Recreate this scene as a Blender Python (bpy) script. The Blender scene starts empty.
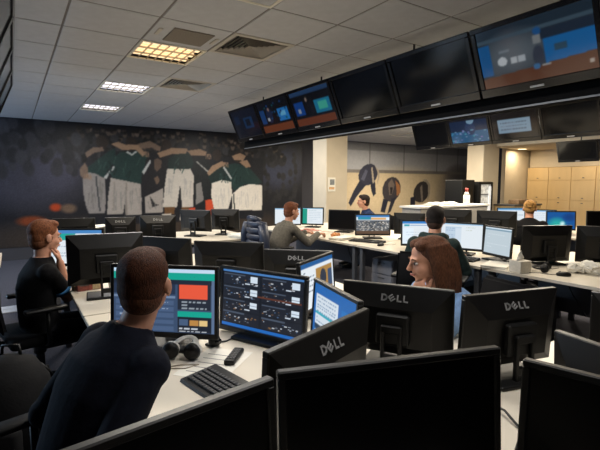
import bpy, bmesh, math, random
import numpy as np
from mathutils import Vector, Matrix, Euler

random.seed(7); rng = np.random.default_rng(7)
R = math.radians
sc = bpy.context.scene
col = sc.collection

# ------------------------------------------------------------------ camera
cam = bpy.data.objects.new('camera', bpy.data.cameras.new('camera')); col.objects.link(cam)
cam.data.sensor_fit = 'HORIZONTAL'; cam.data.sensor_width = 36.0
cam.data.lens = 36.0 * 436.0 / 600.0
cam.data.clip_start = 0.02
cam.location = (0, 0, 1.46)
cam.rotation_euler = (R(90 - 5.372), 0, R(-33.42))
sc.camera = cam
# ------------------------------------------------------------------ world, exposure
w = bpy.data.worlds.new('world'); sc.world = w; w.use_nodes = True
w.node_tree.nodes['Background'].inputs[0].default_value = (0.55, 0.7, 1.0, 1)
w.node_tree.nodes['Background'].inputs[1].default_value = 0.3
sc.view_settings.view_transform = 'Standard'; sc.view_settings.look = 'None'
sc.view_settings.gamma = 1.0; sc.view_settings.exposure = 0.0
sc.view_settings.use_curve_mapping = False
LAMP_W = 39.0        # watts of each ceiling luminaire
WINDOW_W = 270.0     # daylight through each west window
CEIL = 2.70

def area_light(name, loc, rot, sx, sy, watts, color, spread=180):
    l = bpy.data.lights.new(name, 'AREA'); l.shape = 'RECTANGLE'; l.size = sx; l.size_y = sy
    l.energy = watts; l.color = color; l.spread = R(spread)
    o = bpy.data.objects.new(name, l); col.objects.link(o); o.location = loc; o.rotation_euler = rot
    return o
# daylight entering the windows of the west wall (behind and left of the camera)
for wy in (8.2,):
    area_light('window_daylight', (-4.93, wy, 1.65), (0, R(-90), 0), 1.5, 2.2, WINDOW_W, (0.52, 0.74, 1.0))

# ------------------------------------------------------------------ materials
def lin(c):
    c = np.asarray(c, float) / 255.0
    return np.where(c <= 0.04045, c / 12.92, ((c + 0.055) / 1.055) ** 2.4)
MATS = {}
def mat(name, rgb, rough=0.55, metal=0.0, var=0.12, scale=30.0, bump=0.0, bscale=200.0, spec=0.5, stretch=(1, 1, 1), emit=0.0, coat=0.0):
    if name in MATS: return MATS[name]
    m = bpy.data.materials.new(name); m.use_nodes = True; nt = m.node_tree; N = nt.nodes; L = nt.links
    b = N['Principled BSDF']; c = lin(rgb)
    tc = N.new('ShaderNodeTexCoord'); mp = N.new('ShaderNodeMapping'); mp.inputs['Scale'].default_value = stretch
    L.new(tc.outputs['Object'], mp.inputs[0])
    no = N.new('ShaderNodeTexNoise'); no.inputs['Scale'].default_value = scale; no.inputs['Detail'].default_value = 3
    L.new(mp.outputs[0], no.inputs['Vector'])
    cr = N.new('ShaderNodeValToRGB')
    cr.color_ramp.elements[0].position = 0.3; cr.color_ramp.elements[1].position = 0.7
    cr.color_ramp.elements[0].color = (*(c * (1 - var)), 1); cr.color_ramp.elements[1].color = (*np.minimum(c * (1 + var), 1), 1)
    L.new(no.outputs[0], cr.inputs[0]); L.new(cr.outputs[0], b.inputs['Base Color'])
    b.inputs['Roughness'].default_value = rough; b.inputs['Metallic'].default_value = metal
    b.inputs['Specular IOR Level'].default_value = spec
    b.inputs['Coat Weight'].default_value = coat
    if bump:
        n2 = N.new('ShaderNodeTexNoise'); n2.inputs['Scale'].default_value = bscale; n2.inputs['Detail'].default_value = 2
        L.new(mp.outputs[0], n2.inputs['Vector'])
        bp = N.new('ShaderNodeBump'); bp.inputs['Strength'].default_value = bump; bp.inputs['Distance'].default_value = 0.004
        L.new(n2.outputs[0], bp.inputs['Height']); L.new(bp.outputs[0], b.inputs['Normal'])
    if emit:
        b.inputs['Emission Color'].default_value = (*c, 1); b.inputs['Emission Strength'].default_value = emit
    MATS[name] = m; return m

def attr_mat(name, emit=0.0, rough=0.5, spec=0.5, noise=0.0):
    m = bpy.data.materials.new(name); m.use_nodes = True; nt = m.node_tree; N = nt.nodes; L = nt.links
    b = N['Principled BSDF']; a = N.new('ShaderNodeVertexColor'); a.layer_name = 'col'
    out = a.outputs[0]
    if noise:
        tc = N.new('ShaderNodeTexCoord'); no = N.new('ShaderNodeTexNoise'); no.inputs['Scale'].default_value = 9; no.inputs['Detail'].default_value = 6
        L.new(tc.outputs['Object'], no.inputs['Vector'])
        mr = N.new('ShaderNodeMapRange'); mr.inputs[1].default_value = 0.3; mr.inputs[2].default_value = 0.7
        mr.inputs[3].default_value = 1 - noise; mr.inputs[4].default_value = 1 + noise
        L.new(no.outputs[0], mr.inputs[0])
        mx = N.new('ShaderNodeVectorMath'); mx.operation = 'SCALE'
        L.new(out, mx.inputs[0]); L.new(mr.outputs[0], mx.inputs['Scale']); out = mx.outputs[0]
    if emit:
        b.inputs['Base Color'].default_value = (0.004, 0.004, 0.005, 1)
        L.new(out, b.inputs['Emission Color']); b.inputs['Emission Strength'].default_value = emit
    else:
        L.new(out, b.inputs['Base Color'])
    b.inputs['Roughness'].default_value = rough; b.inputs['Specular IOR Level'].default_value = spec
    return m
M_SCREEN = attr_mat('lit_screen', emit=1.05, rough=0.35, spec=0.3)
M_TVLIT = attr_mat('lit_television', emit=0.42, rough=0.12, spec=0.5)
M_MURAL = attr_mat('printed_mural', rough=0.45, spec=0.25, noise=0.05)

M_BLACK = mat('black_plastic', (13, 13, 13), 0.45, scale=60, spec=.35)
M_CASE = mat('charcoal_monitor_case', (17, 16, 15), 0.42, scale=40, bump=0.05, bscale=500, spec=.35)
M_BEZEL = mat('monitor_bezel', (22, 21, 19), 0.4, scale=40)
M_OFF = mat('switched_off_screen', (4, 4, 5), 0.3, var=0.05, spec=0.2)
M_TVOFF = mat('switched_off_television', (6, 7, 9), 0.12, var=0.05, spec=0.35)
M_LOGO = mat('silver_lettering', (150, 150, 150), 0.4, metal=0.1)
M_TVCASE = mat('gloss_black_case', (12, 12, 13), 0.18)
M_DESK = mat('white_laminate', (214, 205, 188), 0.38, var=0.03, scale=4)
M_EDGE = mat('desk_edge_band', (190, 180, 164), 0.5, var=0.04)
M_GREYM = mat('grey_metal', (92, 93, 96), 0.45, metal=0.4, var=0.06)
M_PED = mat('grey_pedestal_steel', (120, 121, 128), 0.5, var=0.05)
M_CABLE = mat('black_cable', (18, 18, 18), 0.5)
M_WHITE = mat('white_plastic', (216, 214, 208), 0.35, var=0.03)
M_PAPER = mat('white_paper', (226, 222, 210), 0.8, var=0.05, scale=20)
M_CHAIR = mat('black_chair_fabric', (9, 9, 11), 0.95, var=0.25, scale=300, bump=0.3, bscale=700, spec=0.15)
M_CHROME = mat('dark_chrome', (70, 70, 72), 0.3, metal=0.8)

# ------------------------------------------------------------------ mesh helpers
class MB:
    def __init__(s): s.bm = bmesh.new()
    def _add(s, vs, M):
        if M is not None: bmesh.ops.transform(s.bm, matrix=M, verts=vs)
    def box(s, c, size, bev=0.0, M=None, seg=1):
        r = bmesh.ops.create_cube(s.bm, size=1.0); vs = r['verts']
        for v in vs: v.co = Vector((v.co.x * size[0] + c[0], v.co.y * size[1] + c[1], v.co.z * size[2] + c[2]))
        if bev > 0:
            es = list({e for v in vs for e in v.link_edges})
            rb = bmesh.ops.bevel(s.bm, geom=es, offset=min(bev, min(size) * 0.45), segments=seg, affect='EDGES', profile=0.5)
            vs = list(set(rb['verts']) | {v for v in vs if v.is_valid})
        s._add(vs, M); return s
    def hexa(s, b, t, M=None):
        vs = [s.bm.verts.new(p) for p in list(b) + list(t)]
        for f in ((3, 2, 1, 0), (4, 5, 6, 7), (0, 1, 5, 4), (1, 2, 6, 5), (2, 3, 7, 6), (3, 0, 4, 7)): s.bm.faces.new([vs[i] for i in f])
        s._add(vs, M); return s
    def tube(s, pts, radii, seg=8, M=None, flat=None, cap=True):
        pts = [Vector(p) for p in pts]
        if isinstance(radii, (int, float)): radii = [radii] * len(pts)
        n = len(pts); rings = []; allv = []
        t0 = (pts[1] - pts[0]).normalized()
        ref = Vector((0, 0, 1)) if abs(t0.z) < 0.9 else Vector((1, 0, 0))
        u = (ref - t0 * ref.dot(t0)).normalized()
        for i, p in enumerate(pts):
            a = pts[max(i - 1, 0)]; b = pts[min(i + 1, n - 1)]; t = (b - a).normalized()
            u = (u - t * u.dot(t)); u = u.normalized() if u.length > 1e-6 else t.orthogonal().normalized()
            v = t.cross(u); r = radii[i]; ru, rv = (r, r) if not isinstance(r, (tuple, list)) else r
            ring = [s.bm.verts.new(p + u * ru * math.cos(2 * math.pi * k / seg) + v * rv * math.sin(2 * math.pi * k / seg)) for k in range(seg)]
            rings.append(ring); allv += ring
        for i in range(n - 1):
            for k in range(seg):
                s.bm.faces.new((rings[i][k], rings[i][(k + 1) % seg], rings[i + 1][(k + 1) % seg], rings[i + 1][k]))
        if cap: s.bm.faces.new(rings[0][::-1]); s.bm.faces.new(rings[-1])
        s._add(allv, M); return s
    def cyl(s, c, r, h, seg=20, r2=None, M=None):
        c = Vector(c); return s.tube([c, c + Vector((0, 0, h))], [r, r if r2 is None else r2], seg, M)
    def ell(s, c, r, sub=3, rot=None, M=None):
        v = bmesh.ops.create_icosphere(s.bm, subdivisions=sub, radius=1.0)['verts']
        T = Matrix.Translation(c) @ (rot.to_4x4() if rot is not None else Matrix()) @ Matrix.Diagonal((r[0], r[1], r[2], 1))
        bmesh.ops.transform(s.bm, matrix=T, verts=v); s._add(v, M); return s
    def loft(s, secs, seg=20):
        """secs: (center, xaxis, yaxis, rx, ry)"""
        rings = []
        for c, xa, ya, rx, ry in secs:
            c = Vector(c); xa = Vector(xa); ya = Vector(ya)
            rings.append([s.bm.verts.new(c + xa * rx * math.cos(2 * math.pi * k / seg) + ya * ry * math.sin(2 * math.pi * k / seg)) for k in range(seg)])
        for i in range(len(rings) - 1):
            for k in range(seg): s.bm.faces.new((rings[i][k], rings[i][(k + 1) % seg], rings[i + 1][(k + 1) % seg], rings[i + 1][k]))
        s.bm.faces.new(rings[0][::-1]); s.bm.faces.new(rings[-1]); return s
    def prism(s, poly, z0, z1, M=None):
        n = len(poly); a = [s.bm.verts.new((x, y, z0)) for x, y in poly]; b = [s.bm.verts.new((x, y, z1)) for x, y in poly]
        s.bm.faces.new(a[::-1]); s.bm.faces.new(b)
        for i in range(n): s.bm.faces.new((a[i], a[(i + 1) % n], b[(i + 1) % n], b[i]))
        s._add(a + b, M); return s
    def mesh(s, name, smooth=False):
        bmesh.ops.recalc_face_normals(s.bm, faces=s.bm.faces)
        me = bpy.data.meshes.new(name); s.bm.to_mesh(me); s.bm.free()
        if smooth: me.shade_smooth()
        return me
    def build(s, name, m, parent=None, smooth=False):
        me = s.mesh(name, smooth); me.materials.append(m); return link(name, me, parent)
    def voxel(s, name, m, parent=None, size=0.008, smooth=2, fac=0.5, dec=None):
        me = s.mesh(name + '_raw'); o = bpy.data.objects.new(name + '_raw', me); col.objects.link(o)
        md = o.modifiers.new('r', 'REMESH'); md.mode = 'VOXEL'; md.voxel_size = size; md.use_smooth_shade = True
        if smooth: sm = o.modifiers.new('s', 'SMOOTH'); sm.iterations = smooth; sm.factor = fac
        if dec: d = o.modifiers.new('d', 'DECIMATE'); d.ratio = dec
        dg = bpy.context.evaluated_depsgraph_get()
        me2 = bpy.data.meshes.new_from_object(o.evaluated_get(dg)); me2.name = name
        bpy.data.objects.remove(o); bpy.data.meshes.remove(me)
        me2.materials.clear(); me2.materials.append(m); me2.shade_smooth()
        return link(name, me2, parent)
def link(name, me, parent=None):
    o = bpy.data.objects.new(name, me); col.objects.link(o)
    if parent is not None: o.parent = parent
    return o
def tag(o, label=None, cat=None, group=None, kind=None):
    if label: o['label'] = label
    if cat: o['category'] = cat
    if group: o['group'] = group
    if kind: o['kind'] = kind
    return o
def thing(name, label, cat, loc=(0, 0, 0), rotz=0.0, group=None):
    o = bpy.data.objects.new(name, None); col.objects.link(o); o.empty_display_size = 0.1
    o.location = loc; o.rotation_euler = (0, 0, rotz); return tag(o, label, cat, group)
def copy_tree(o, parent=None):
    c = o.copy(); col.objects.link(c)
    if parent is not None: c.parent = parent
    for ch in list(o.children): copy_tree(ch, c)
    return c
def struct(name, mb, m, label=None, parent=None):
    o = mb.build(name, m, parent); o['kind'] = 'structure'
    if label: o['label'] = label
    return o

# ------------------------------------------------------------------ picture canvases (screens and murals are flat print)
class Canvas:
    def __init__(s, w, h, bg): s.w, s.h = w, h; s.a = np.tile(np.array(bg, float), (h, w, 1)); s.X, s.Y = np.meshgrid((np.arange(w) + .5) / w, (np.arange(h) + .5) / h)
    def rect(s, x0, y0, x1, y1, c):
        m = (s.X >= x0) & (s.X <= x1) & (s.Y >= y0) & (s.Y <= y1); s.a[m] = c; return s
    def ell(s, cx, cy, rx, ry, c, soft=0.0):
        d = ((s.X - cx) / rx) ** 2 + ((s.Y - cy) / ry) ** 2
        if soft: k = np.clip((1 - d) / soft, 0, 1)[..., None]; s.a = s.a * (1 - k) + np.array(c, float) * k
        else: s.a[d <= 1] = c
        return s
    def poly(s, pts, c):
        ins = np.zeros(s.X.shape, bool); n = len(pts)
        for i in range(n):
            x1, y1 = pts[i]; x2, y2 = pts[(i + 1) % n]
            if y1 == y2: continue
            cond = ((y1 > s.Y) != (y2 > s.Y)) & (s.X < (x2 - x1) * (s.Y - y1) / (y2 - y1) + x1); ins ^= cond
        s.a[ins] = c; return s
    def text(s, x0, y0, x1, rows, dy, h, c, fill=0.7):
        for r in range(rows):
            x = x0; y = y0 + r * dy
            while x < x1:
                L = random.uniform(0.012, 0.05) * 1.2; s.rect(x, y, min(x + L, x1), y + h, c); x += L + 0.016
                if random.random() > fill + 0.25: break
        return s
    def blur(s, n=1):
        for _ in range(n):
            p = np.pad(s.a, ((1, 1), (1, 1), (0, 0)), 'edge')
            s.a = (p[1:-1, 1:-1] * 2 + p[:-2, 1:-1] + p[2:, 1:-1] + p[1:-1, :-2] + p[1:-1, 2:]) / 6
        return s
    def noise(s, amt): s.a = s.a + rng.normal(0, amt, s.a.shape[:2])[..., None]; return s
    def mesh(s, name, W, H, m):
        w_, h_ = s.w, s.h
        xs = np.linspace(-W / 2, W / 2, w_); zs = np.linspace(H, 0, h_)
        XX, ZZ = np.meshgrid(xs, zs); co = np.stack([XX, np.zeros_like(XX), ZZ], -1).reshape(-1, 3)
        i = np.arange(w_ * h_).reshape(h_, w_)
        q = np.stack([i[1:, :-1], i[1:, 1:], i[:-1, 1:], i[:-1, :-1]], -1).reshape(-1, 4)
        me = bpy.data.meshes.new(name); me.from_pydata(co.tolist(), [], q.tolist())
        at = me.color_attributes.new('col', 'FLOAT_COLOR', 'POINT')
        c = lin(np.clip(s.a, 0, 255)).reshape(-1, 3); c = np.concatenate([c, np.ones((len(c), 1))], 1)
        at.data.foreach_set('color', c.astype(np.float32).ravel()); me.materials.append(m); return me

# ------------------------------------------------------------------ setting
XW, XE, YS, YN = -5.0, 13.0, -4.0, 9.92
m_carpet = mat('blue_grey_carpet', (74, 74, 82), 0.98, var=0.45, scale=60, bump=0.5, bscale=300, spec=0.1, stretch=(1.0, 5.0, 1))
struct('floor', MB().box(((XW + XE) / 2 + 1, (YS + YN) / 2, -0.05), (XE - XW + 4, YN - YS + 0.4, 0.1)), m_carpet, 'blue grey streaked office carpet')
m_wall = mat('painted_wall_dark', (52, 51, 56), 0.8, var=0.06, scale=3)
m_cream = mat('cream_plaster', (196, 184, 162), 0.75, var=0.05, scale=3)
struct('wall_north', MB().box(((XW + 15) / 2, YN + 0.06, 1.4), (20, 0.12, 2.8)), m_wall, 'dark painted far wall carrying the printed murals')
struct('wall_south', MB().box(((XW + 15) / 2, YS - 0.06, 1.4), (20, 0.12, 2.8)), m_wall, 'dark wall behind the camera')
struct('wall_east', MB().box((14.0, (YS + 7.3) / 2, 1.4), (0.12, 7.3 - YS, 2.8)), m_cream, 'cream kitchen wall behind the cupboards')
struct('wall_kitchen', MB().box((13.0, 7.36, 1.4), (2.2, 0.12, 2.8)), m_cream, 'cream return wall beside the kitchen cupboards')
struct('wall_far_east', MB().box((14.06, 8.6, 1.4), (0.12, 2.6, 2.8)), m_wall, 'wall closing the far corner')
mb = MB()
for y0, y1 in ((YS, 7.05), (9.35, YN)): mb.box((XW - 0.06, (y0 + y1) / 2, 1.4), (0.12, y1 - y0, 2.8))
for wy in (8.2,):
    mb.box((XW - 0.06, wy, 0.425), (0.12, 2.3, 0.85)); mb.box((XW - 0.06, wy, 2.625), (0.12, 2.3, 0.35))
struct('wall_west', mb, m_wall, 'window wall on the left, outside the view')
m_glass = bpy.data.materials.new('window_glass'); m_glass.use_nodes = True
g_ = m_glass.node_tree.nodes['Principled BSDF']; g_.inputs['Transmission Weight'].default_value = 1; g_.inputs['Roughness'].default_value = 0.02
for i, wy in enumerate((8.2,)):
    fr = MB()
    for dy in (-1.12, 0, 1.12): fr.box((XW - 0.04, wy + dy, 1.65), (0.06, 0.06, 1.6))
    for z in (0.88, 2.42): fr.box((XW - 0.04, wy, z), (0.06, 2.3, 0.06))
    o = struct('window_%d' % (i + 1), fr, M_WHITE, 'white framed window in the left wall')
    for dy in (-0.56, 0.56): MB().box((XW - 0.06, wy + dy, 1.65), (0.006, 1.06, 1.48)).build('pane', m_glass, o)

# ceiling: backing with recessed joints, mineral tiles as parts
m_tile = mat('mineral_ceiling_tile', (188, 190, 194), 0.92, var=0.04, scale=12, bump=0.15, bscale=900, spec=0.1)
m_grid = mat('ceiling_grid', (112, 108, 104), 0.6, var=0.05)
ceil = struct('ceiling', MB().box(((XW + XE) / 2 + 1, (YS + YN) / 2, CEIL + 0.14), (XE - XW + 4, YN - YS + 0.4, 0.1)), m_grid, 'suspended ceiling of square pale tiles')
TX = lambda i: 0.4 + 0.6 * i      # tile i spans TX(i)..TX(i+1)
TY = lambda j: 2.8 + 0.6 * j
LAMPS = [(1, 2), (1, 5), (1, 8), (6, 8)]                  # luminaires in view: tile indices
VENTS = [(2, 1), (2, 4)]
PANEL = [(1, 1)]
for i in range(-9, 25):
    b_ = MB().box((TX(i), (YS + YN) / 2, CEIL + .007), (.026, YN - YS, .008)).build('tee_bar', m_grid, ceil)
for j in range(-11, 12):
    MB().box(((XW + 14) / 2, TY(j), CEIL + .0065), (14 - XW, .026, .008)).build('tee_bar', m_grid, ceil)
tile_me = MB().box((0, 0, 0.006), (0.584, 0.584, 0.014), 0.004).mesh('tile'); tile_me.materials.append(m_tile)
special = set(LAMPS + VENTS + PANEL)
for i in range(-3, 6):
    for j in range(-1, 12):
        if (i, j) in special: continue
        wj = 0.6 if TY(j) + 0.6 <= YN else YN - TY(j)
        if wj < 0.1: continue
        t = link('tile', tile_me, ceil); t.location = (TX(i) + 0.3, TY(j) + wj / 2, CEIL); t.scale = (1, wj / 0.6, 1)
for i in range(6, 22):
    for j in range(4, 12):
        wj = 0.6 if TY(j) + 0.6 <= YN else YN - TY(j)
        if wj < 0.1 or len(ceil.children) > 352 or (i, j) in special: continue
        t = link('tile', tile_me, ceil); t.location = (TX(i) + 0.3, TY(j) + wj / 2, CEIL); t.scale = (1, wj / 0.6, 1)
rest = MB()
for i in range(-9, 24):
    for j in range(-11, 12):
        if -3 <= i < 6 and j >= -1: continue
        if 6 <= i < 22 and j >= 4: continue
        wj = 0.6 if TY(j) + 0.6 <= YN else YN - TY(j)
        if wj < 0.1: continue
        if (i == 1 and j in (-1, -4, -7)) or (i in (-5, 7, 13) and (j - 2) % 3 == 0): continue
        rest.box((TX(i) + 0.3, TY(j) + wj / 2, CEIL + 0.006), (0.584, wj - 0.016, 0.014))
o = rest.build('tile_field', m_tile, ceil); o['kind'] = 'stuff'

# luminaires
m_refl = mat('white_reflector', (225, 220, 205), 0.35, var=0.02)
m_louv = mat('louvre_blade', (205, 195, 175), 0.25, metal=0.35, var=0.03)
def tube_mat(name, rgb, s):
    return mat(name, rgb, 0.5, var=0.0, emit=s)
def luminaire(i, j, label, warm, lit=1.0, show=True):
    x, y = TX(i) + 0.3, TY(j) + 0.3
    t = thing('ceiling_light', label, 'ceiling light', (x, y, CEIL - 0.006), 0, 'recessed square louvre lights')
    fr = MB()
    for sx, sy, lx, ly in ((0, -.285, .596, .026), (0, .285, .596, .026), (-.285, 0, .026, .544), (.285, 0, .026, .544)): fr.box((sx, sy, 0.006), (lx, ly, 0.012), 0.002)
    fr.build('frame', m_refl, t)
    MB().box((0, 0, 0.058), (0.56, 0.56, 0.006)).build('reflector_tray', m_refl, t)
    if show:
        for k in range(1, 3): MB().box((0, -.272 + k * .1813, 0.008), (0.544, 0.006, 0.016)).build('louvre_blade', m_louv, t)
        for k in range(1, 7): MB().box((-.272 + k * .0777, 0, 0.008), (0.006, 0.544, 0.016)).build('louvre_blade', m_louv, t)
    tm = tube_mat('lamp_tube_warm', (255, 222, 175), 1.1) if warm else tube_mat('lamp_tube_cool', (240, 240, 255), 1.6)
    for k in range(3): MB().tube([(-.26, -.1813 + k * .1813, 0.034), (.26, -.1813 + k * .1813, 0.034)], [(.018, .05)] * 2, 12).build('lamp_tube', tm, t, True)
    c = (1.0, 0.88, 0.70) if warm else (1.0, 0.96, 0.91)
    l = area_light('lamp_light', (0, 0, -0.004), (0, 0, 0), 0.52, 0.52, LAMP_W * lit, c); l.parent = t
    return t
luminaire(1, 2, 'nearest warm glowing louvre light in ceiling beside the square air vent', True, 1.0)
luminaire(1, 5, 'middle cool white louvre light in ceiling row', False)
luminaire(1, 8, 'farthest louvre light in ceiling row, above the huddle mural', False)
luminaire(6, 8, 'ceiling light half hidden beyond the far end of the television row', False, 1.5)
for n, (i, j) in enumerate(((1, -1), (1, -4), (7, -1), (7, 2), (7, 5), (13, 2), (13, 5), (13, 8))):
    luminaire(i, j, 'louvre ceiling light hidden behind the television rows or out of view', i > 6, 3.0 if i > 9 else 1.3 if i > 6 else .6 if j == -4 else 1.1, False)
# air vents: square four-way diffusers
m_vent = mat('vent_white', (188, 182, 172), 0.5, var=0.03); m_vdark = mat('vent_void', (22, 21, 20), 0.9)
for n, (i, j) in enumerate(VENTS):
    t = thing('ceiling_vent', ['large square air vent with stepped triangular slats beside the warm light', 'small far square air vent beside the middle ceiling light'][n], 'vent', (TX(i) + .3, TY(j) + .3, CEIL), 0, 'square ceiling vents')
    MB().box((0, 0, 0.05), (0.56, 0.56, 0.006)).build('void_box', m_vdark, t)
    fr = MB()
    for sx, sy, lx, ly in ((0, -.275, .596, .046), (0, .275, .596, .046), (-.275, 0, .046, .504), (.275, 0, .046, .504)): fr.box((sx, sy, 0.004), (lx, ly, 0.016), 0.003)
    fr.build('frame', m_vent, t)
    for k in range(6):
        r = 0.235 - k * 0.038
        for a in range(4):
            M = Matrix.Rotation(a * math.pi / 2, 4, 'Z')
            q = 0.012
            s_ = MB(); s_.hexa([(-r, -r, 0.0), (r, -r, 0.0), (r - q, -r + q, 0.024), (-r + q, -r + q, 0.024)],
                               [(-r, -r, 0.003), (r, -r, 0.003), (r - q, -r + q, 0.027), (-r + q, -r + q, 0.027)], M)
            s_.build('slat', m_vent, t)
t = thing('ceiling_access_panel', 'ceiling panel with grey filter square and two clips beside the vent', 'panel', (TX(1) + .3, TY(1) + .3, CEIL))
MB().box((0, 0, 0.006), (0.584, 0.584, 0.014), 0.004).build('panel_board', m_tile, t)
MB().box((0.02, 0.02, -0.004), (0.34, 0.34, 0.012), 0.003).build('filter_pad', mat('filter_grey', (128, 120, 110), 0.9, var=0.12, scale=90), t)
for sx in (-.235, .245): MB().box((sx, 0.0, -0.003), (0.035, 0.16, 0.01), 0.003).build('clip', m_vent, t)

# pillars
def pillar(x0, x1, y0, y1, label):
    t = thing('pillar', label, 'pillar', ((x0 + x1) / 2, (y0 + y1) / 2, 0))
    MB().box((0, 0, 1.35), (x1 - x0, y1 - y0, 2.7), 0.01).build('shaft', m_cream, t)
    MB().box((0, 0, 0.05), (x1 - x0 + .03, y1 - y0 + .03, 0.1), 0.005).build('skirting', M_WHITE, t)
    return t
pillar(5.62, 6.2, 7.5, 8.0, 'square cream pillar between the two murals')
pillar(10.4, 11.1, 7.0, 7.5, 'cream pillar beside the kitchen fridge')
t = thing('wall_notice', 'paper notice with photo pinned on the cream pillar', 'notice', (5.76, 7.49, 1.45))
MB().box((0, 0, 0), (0.2, 0.006, 0.3)).build('sheet', M_PAPER, t)
MB().box((0.01, -0.004, 0.05), (0.12, 0.004, 0.12)).build('photo_print', mat('notice_print', (120, 124, 126), 0.6, var=0.4, scale=30), t)
MB().box((0.0, -0.004, -0.08), (0.14, 0.004, 0.05)).build('text_block', mat('notice_tint', (205, 160, 110), 0.6, var=0.3, scale=40), t)
# mural panels on the north wall
def mural(name, label, x0, x1, z0, z1, can):
    me = can.mesh(name, x1 - x0, z1 - z0, M_MURAL); o = link(name, me); o.location = ((x0 + x1) / 2, YN - 0.012, z0)
    tag(o, label, 'mural'); return o
def mural_canvas(x0, x1, z0, z1, step, bg):
    c = Canvas(int((x1 - x0) / step), int((z1 - z0) / step), bg)
    c.P = lambda pts, colr: c.poly([((x - x0) / (x1 - x0), (z1 - z) / (z1 - z0)) for x, z in pts], colr)
    c.B = lambda x, z, rx, rz, colr, soft=0.8: c.ell((x - x0) / (x1 - x0), (z1 - z) / (z1 - z0), rx / (x1 - x0), rz / (z1 - z0), colr, soft)
    return c
x0, x1, z0, z1 = -2.6, 6.6, 0.25, 2.69
c = mural_canvas(x0, x1, z0, z1, 0.015, (28, 28, 33))
c.B(0.3, 1.6, 1.3, 0.8, (54, 54, 65)); c.B(0.75, 1.75, 0.5, 0.5, (64, 63, 77)); c.B(5.9, 1.9, 0.9, 0.7, (58, 62, 80)); c.B(2.8, 0.4, 4.5, 0.5, (62, 52, 44))
for k in range(170):
    x = rng.uniform(1.0, 6.0); z = rng.uniform(2.1, 2.62); v = rng.uniform(24, 60); r = rng.uniform(.07, .11)
    c.B(x, z - .14, r * 1.3, r * 1.3, (v * .9, v * .9, v * .95), 0.4); v = rng.uniform(50, 104); c.B(x, z, r * .55, r * .8, (v * 1.08, v * .94, v * .84), 0.5); c.B(x, z + r * .5, r * .58, r * .4, (30, 27, 26), 0.5)
for k in range(70):
    x = rng.uniform(5.0, 6.4); z = rng.uniform(1.0, 2.3); v = rng.uniform(30, 46); r = rng.uniform(.05, .1)
    c.B(x, z, r, r * 1.3, (v, v, v * 1.05), 0.6)
for k in range(60):
    x = rng.uniform(-0.6, 1.2); z = rng.uniform(1.7, 2.6); v = rng.uniform(34, 60); r = rng.uniform(.06, .13)
    c.B(x, z, r, r * 1.4, (v, v, v * 1.1), 0.5)
SK = (150, 122, 98); SKD = (118, 98, 84); GR = (30, 52, 50); GRD = (24, 42, 41); DK = (28, 29, 34)
c.P([(1.25, .6), (5.4, .6), (5.4, 2.1), (1.6, 2.15)], DK)
for (hx, hz) in ((1.62, 2.32), (2.2, 2.32), (2.95, 2.3), (3.6, 2.24), (4.15, 2.14), (4.7, 2.12)): c.B(hx, hz, .13, .16, (46, 38, 34), 0.4)
c.P([(1.22,1.68),(1.35,1.73),(1.52,1.67),(1.65,1.58),(1.65,1.13),(1.62,.85),(1.31,.86),(1.26,1.03),(1.22,1.34)], (136,130,126))  # shorts greyer toward the left: print tone with the wall's light falloff painted in
c.P([(1.31,1.79),(1.51,1.95),(1.73,2.13),(1.87,2.21),(1.88,1.96),(1.71,1.75),(1.63,1.58),(1.48,1.67),(1.33,1.7)], GR)
c.P([(1.29,2.09),(1.44,2.2),(1.63,2.22),(1.65,2.14),(1.48,2.1),(1.32,1.99)], SKD)
c.P([(1.19,1.78),(1.28,1.89),(1.33,1.79),(1.33,1.6),(1.25,1.56),(1.18,1.64)], SKD)
c.P([(1.86,2.03),(1.98,2.14),(2.16,2.12),(2.37,2.19),(2.58,2.03),(2.49,1.85),(2.4,1.68),(2.37,1.44),(1.78,1.59),(1.83,1.84)], GR)
c.P([(1.76,1.59),(2.37,1.46),(2.37,.8),(2.04,.79),(2.05,1.22),(1.98,.82),(1.66,.83),(1.69,1.17)], (158,150,142))
c.P([(2.05,1.5),(2.08,1.49),(2.06,.8),(2.02,.8)], (130,122,114)); c.P([(1.82,1.5),(1.85,1.5),(1.8,.9),(1.77,.9)], (140,132,124)); c.P([(1.46,1.62),(1.49,1.62),(1.54,.9),(1.51,.9)], (60,62,64))
c.P([(1.79,2.29),(1.93,2.34),(2.09,2.29),(2.34,2.3),(2.5,2.11),(2.43,2.05),(2.29,2.19),(2.0,2.18)], SK)
c.P([(2.34,2.32),(2.59,2.4),(2.83,2.28),(2.8,2.17),(2.63,2.25),(2.4,2.22)], SKD)
c.P([(2.49,1.98),(2.63,2.16),(2.87,2.17),(2.92,1.77),(2.84,1.28),(2.47,1.15),(2.39,1.44)], (30,30,34))
c.P([(2.67,1.99),(2.75,2.03),(2.84,1.97),(2.81,1.82),(2.72,1.73),(2.66,1.81)], (92,76,66)); c.P([(2.65,1.59),(2.74,1.64),(2.78,1.53),(2.71,1.44)], (104,86,72))
c.P([(2.45,1.18),(2.85,1.37),(2.83,.83),(2.44,.82)], (158,150,142)); c.P([(2.55,1.2),(2.66,1.02),(2.75,1.0),(2.6,.95)], (40,40,42))
c.P([(2.95,1.8),(3.48,1.83),(3.57,1.65),(3.53,.92),(3.27,.93),(3.24,1.46),(3.15,.93),(2.83,.94),(2.89,1.44)], (196,188,176))
c.P([(2.98,2.02),(3.21,2.16),(3.46,2.17),(3.58,1.99),(3.53,1.81),(2.97,1.8)], GRD)
c.P([(2.74,2.14),(3.07,2.27),(3.44,2.26),(3.39,2.15),(3.07,2.13),(2.8,2.04)], SK)
c.P([(3.42,2.22),(3.73,2.27),(3.9,2.21),(3.85,2.12),(3.53,2.11)], SK)
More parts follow.
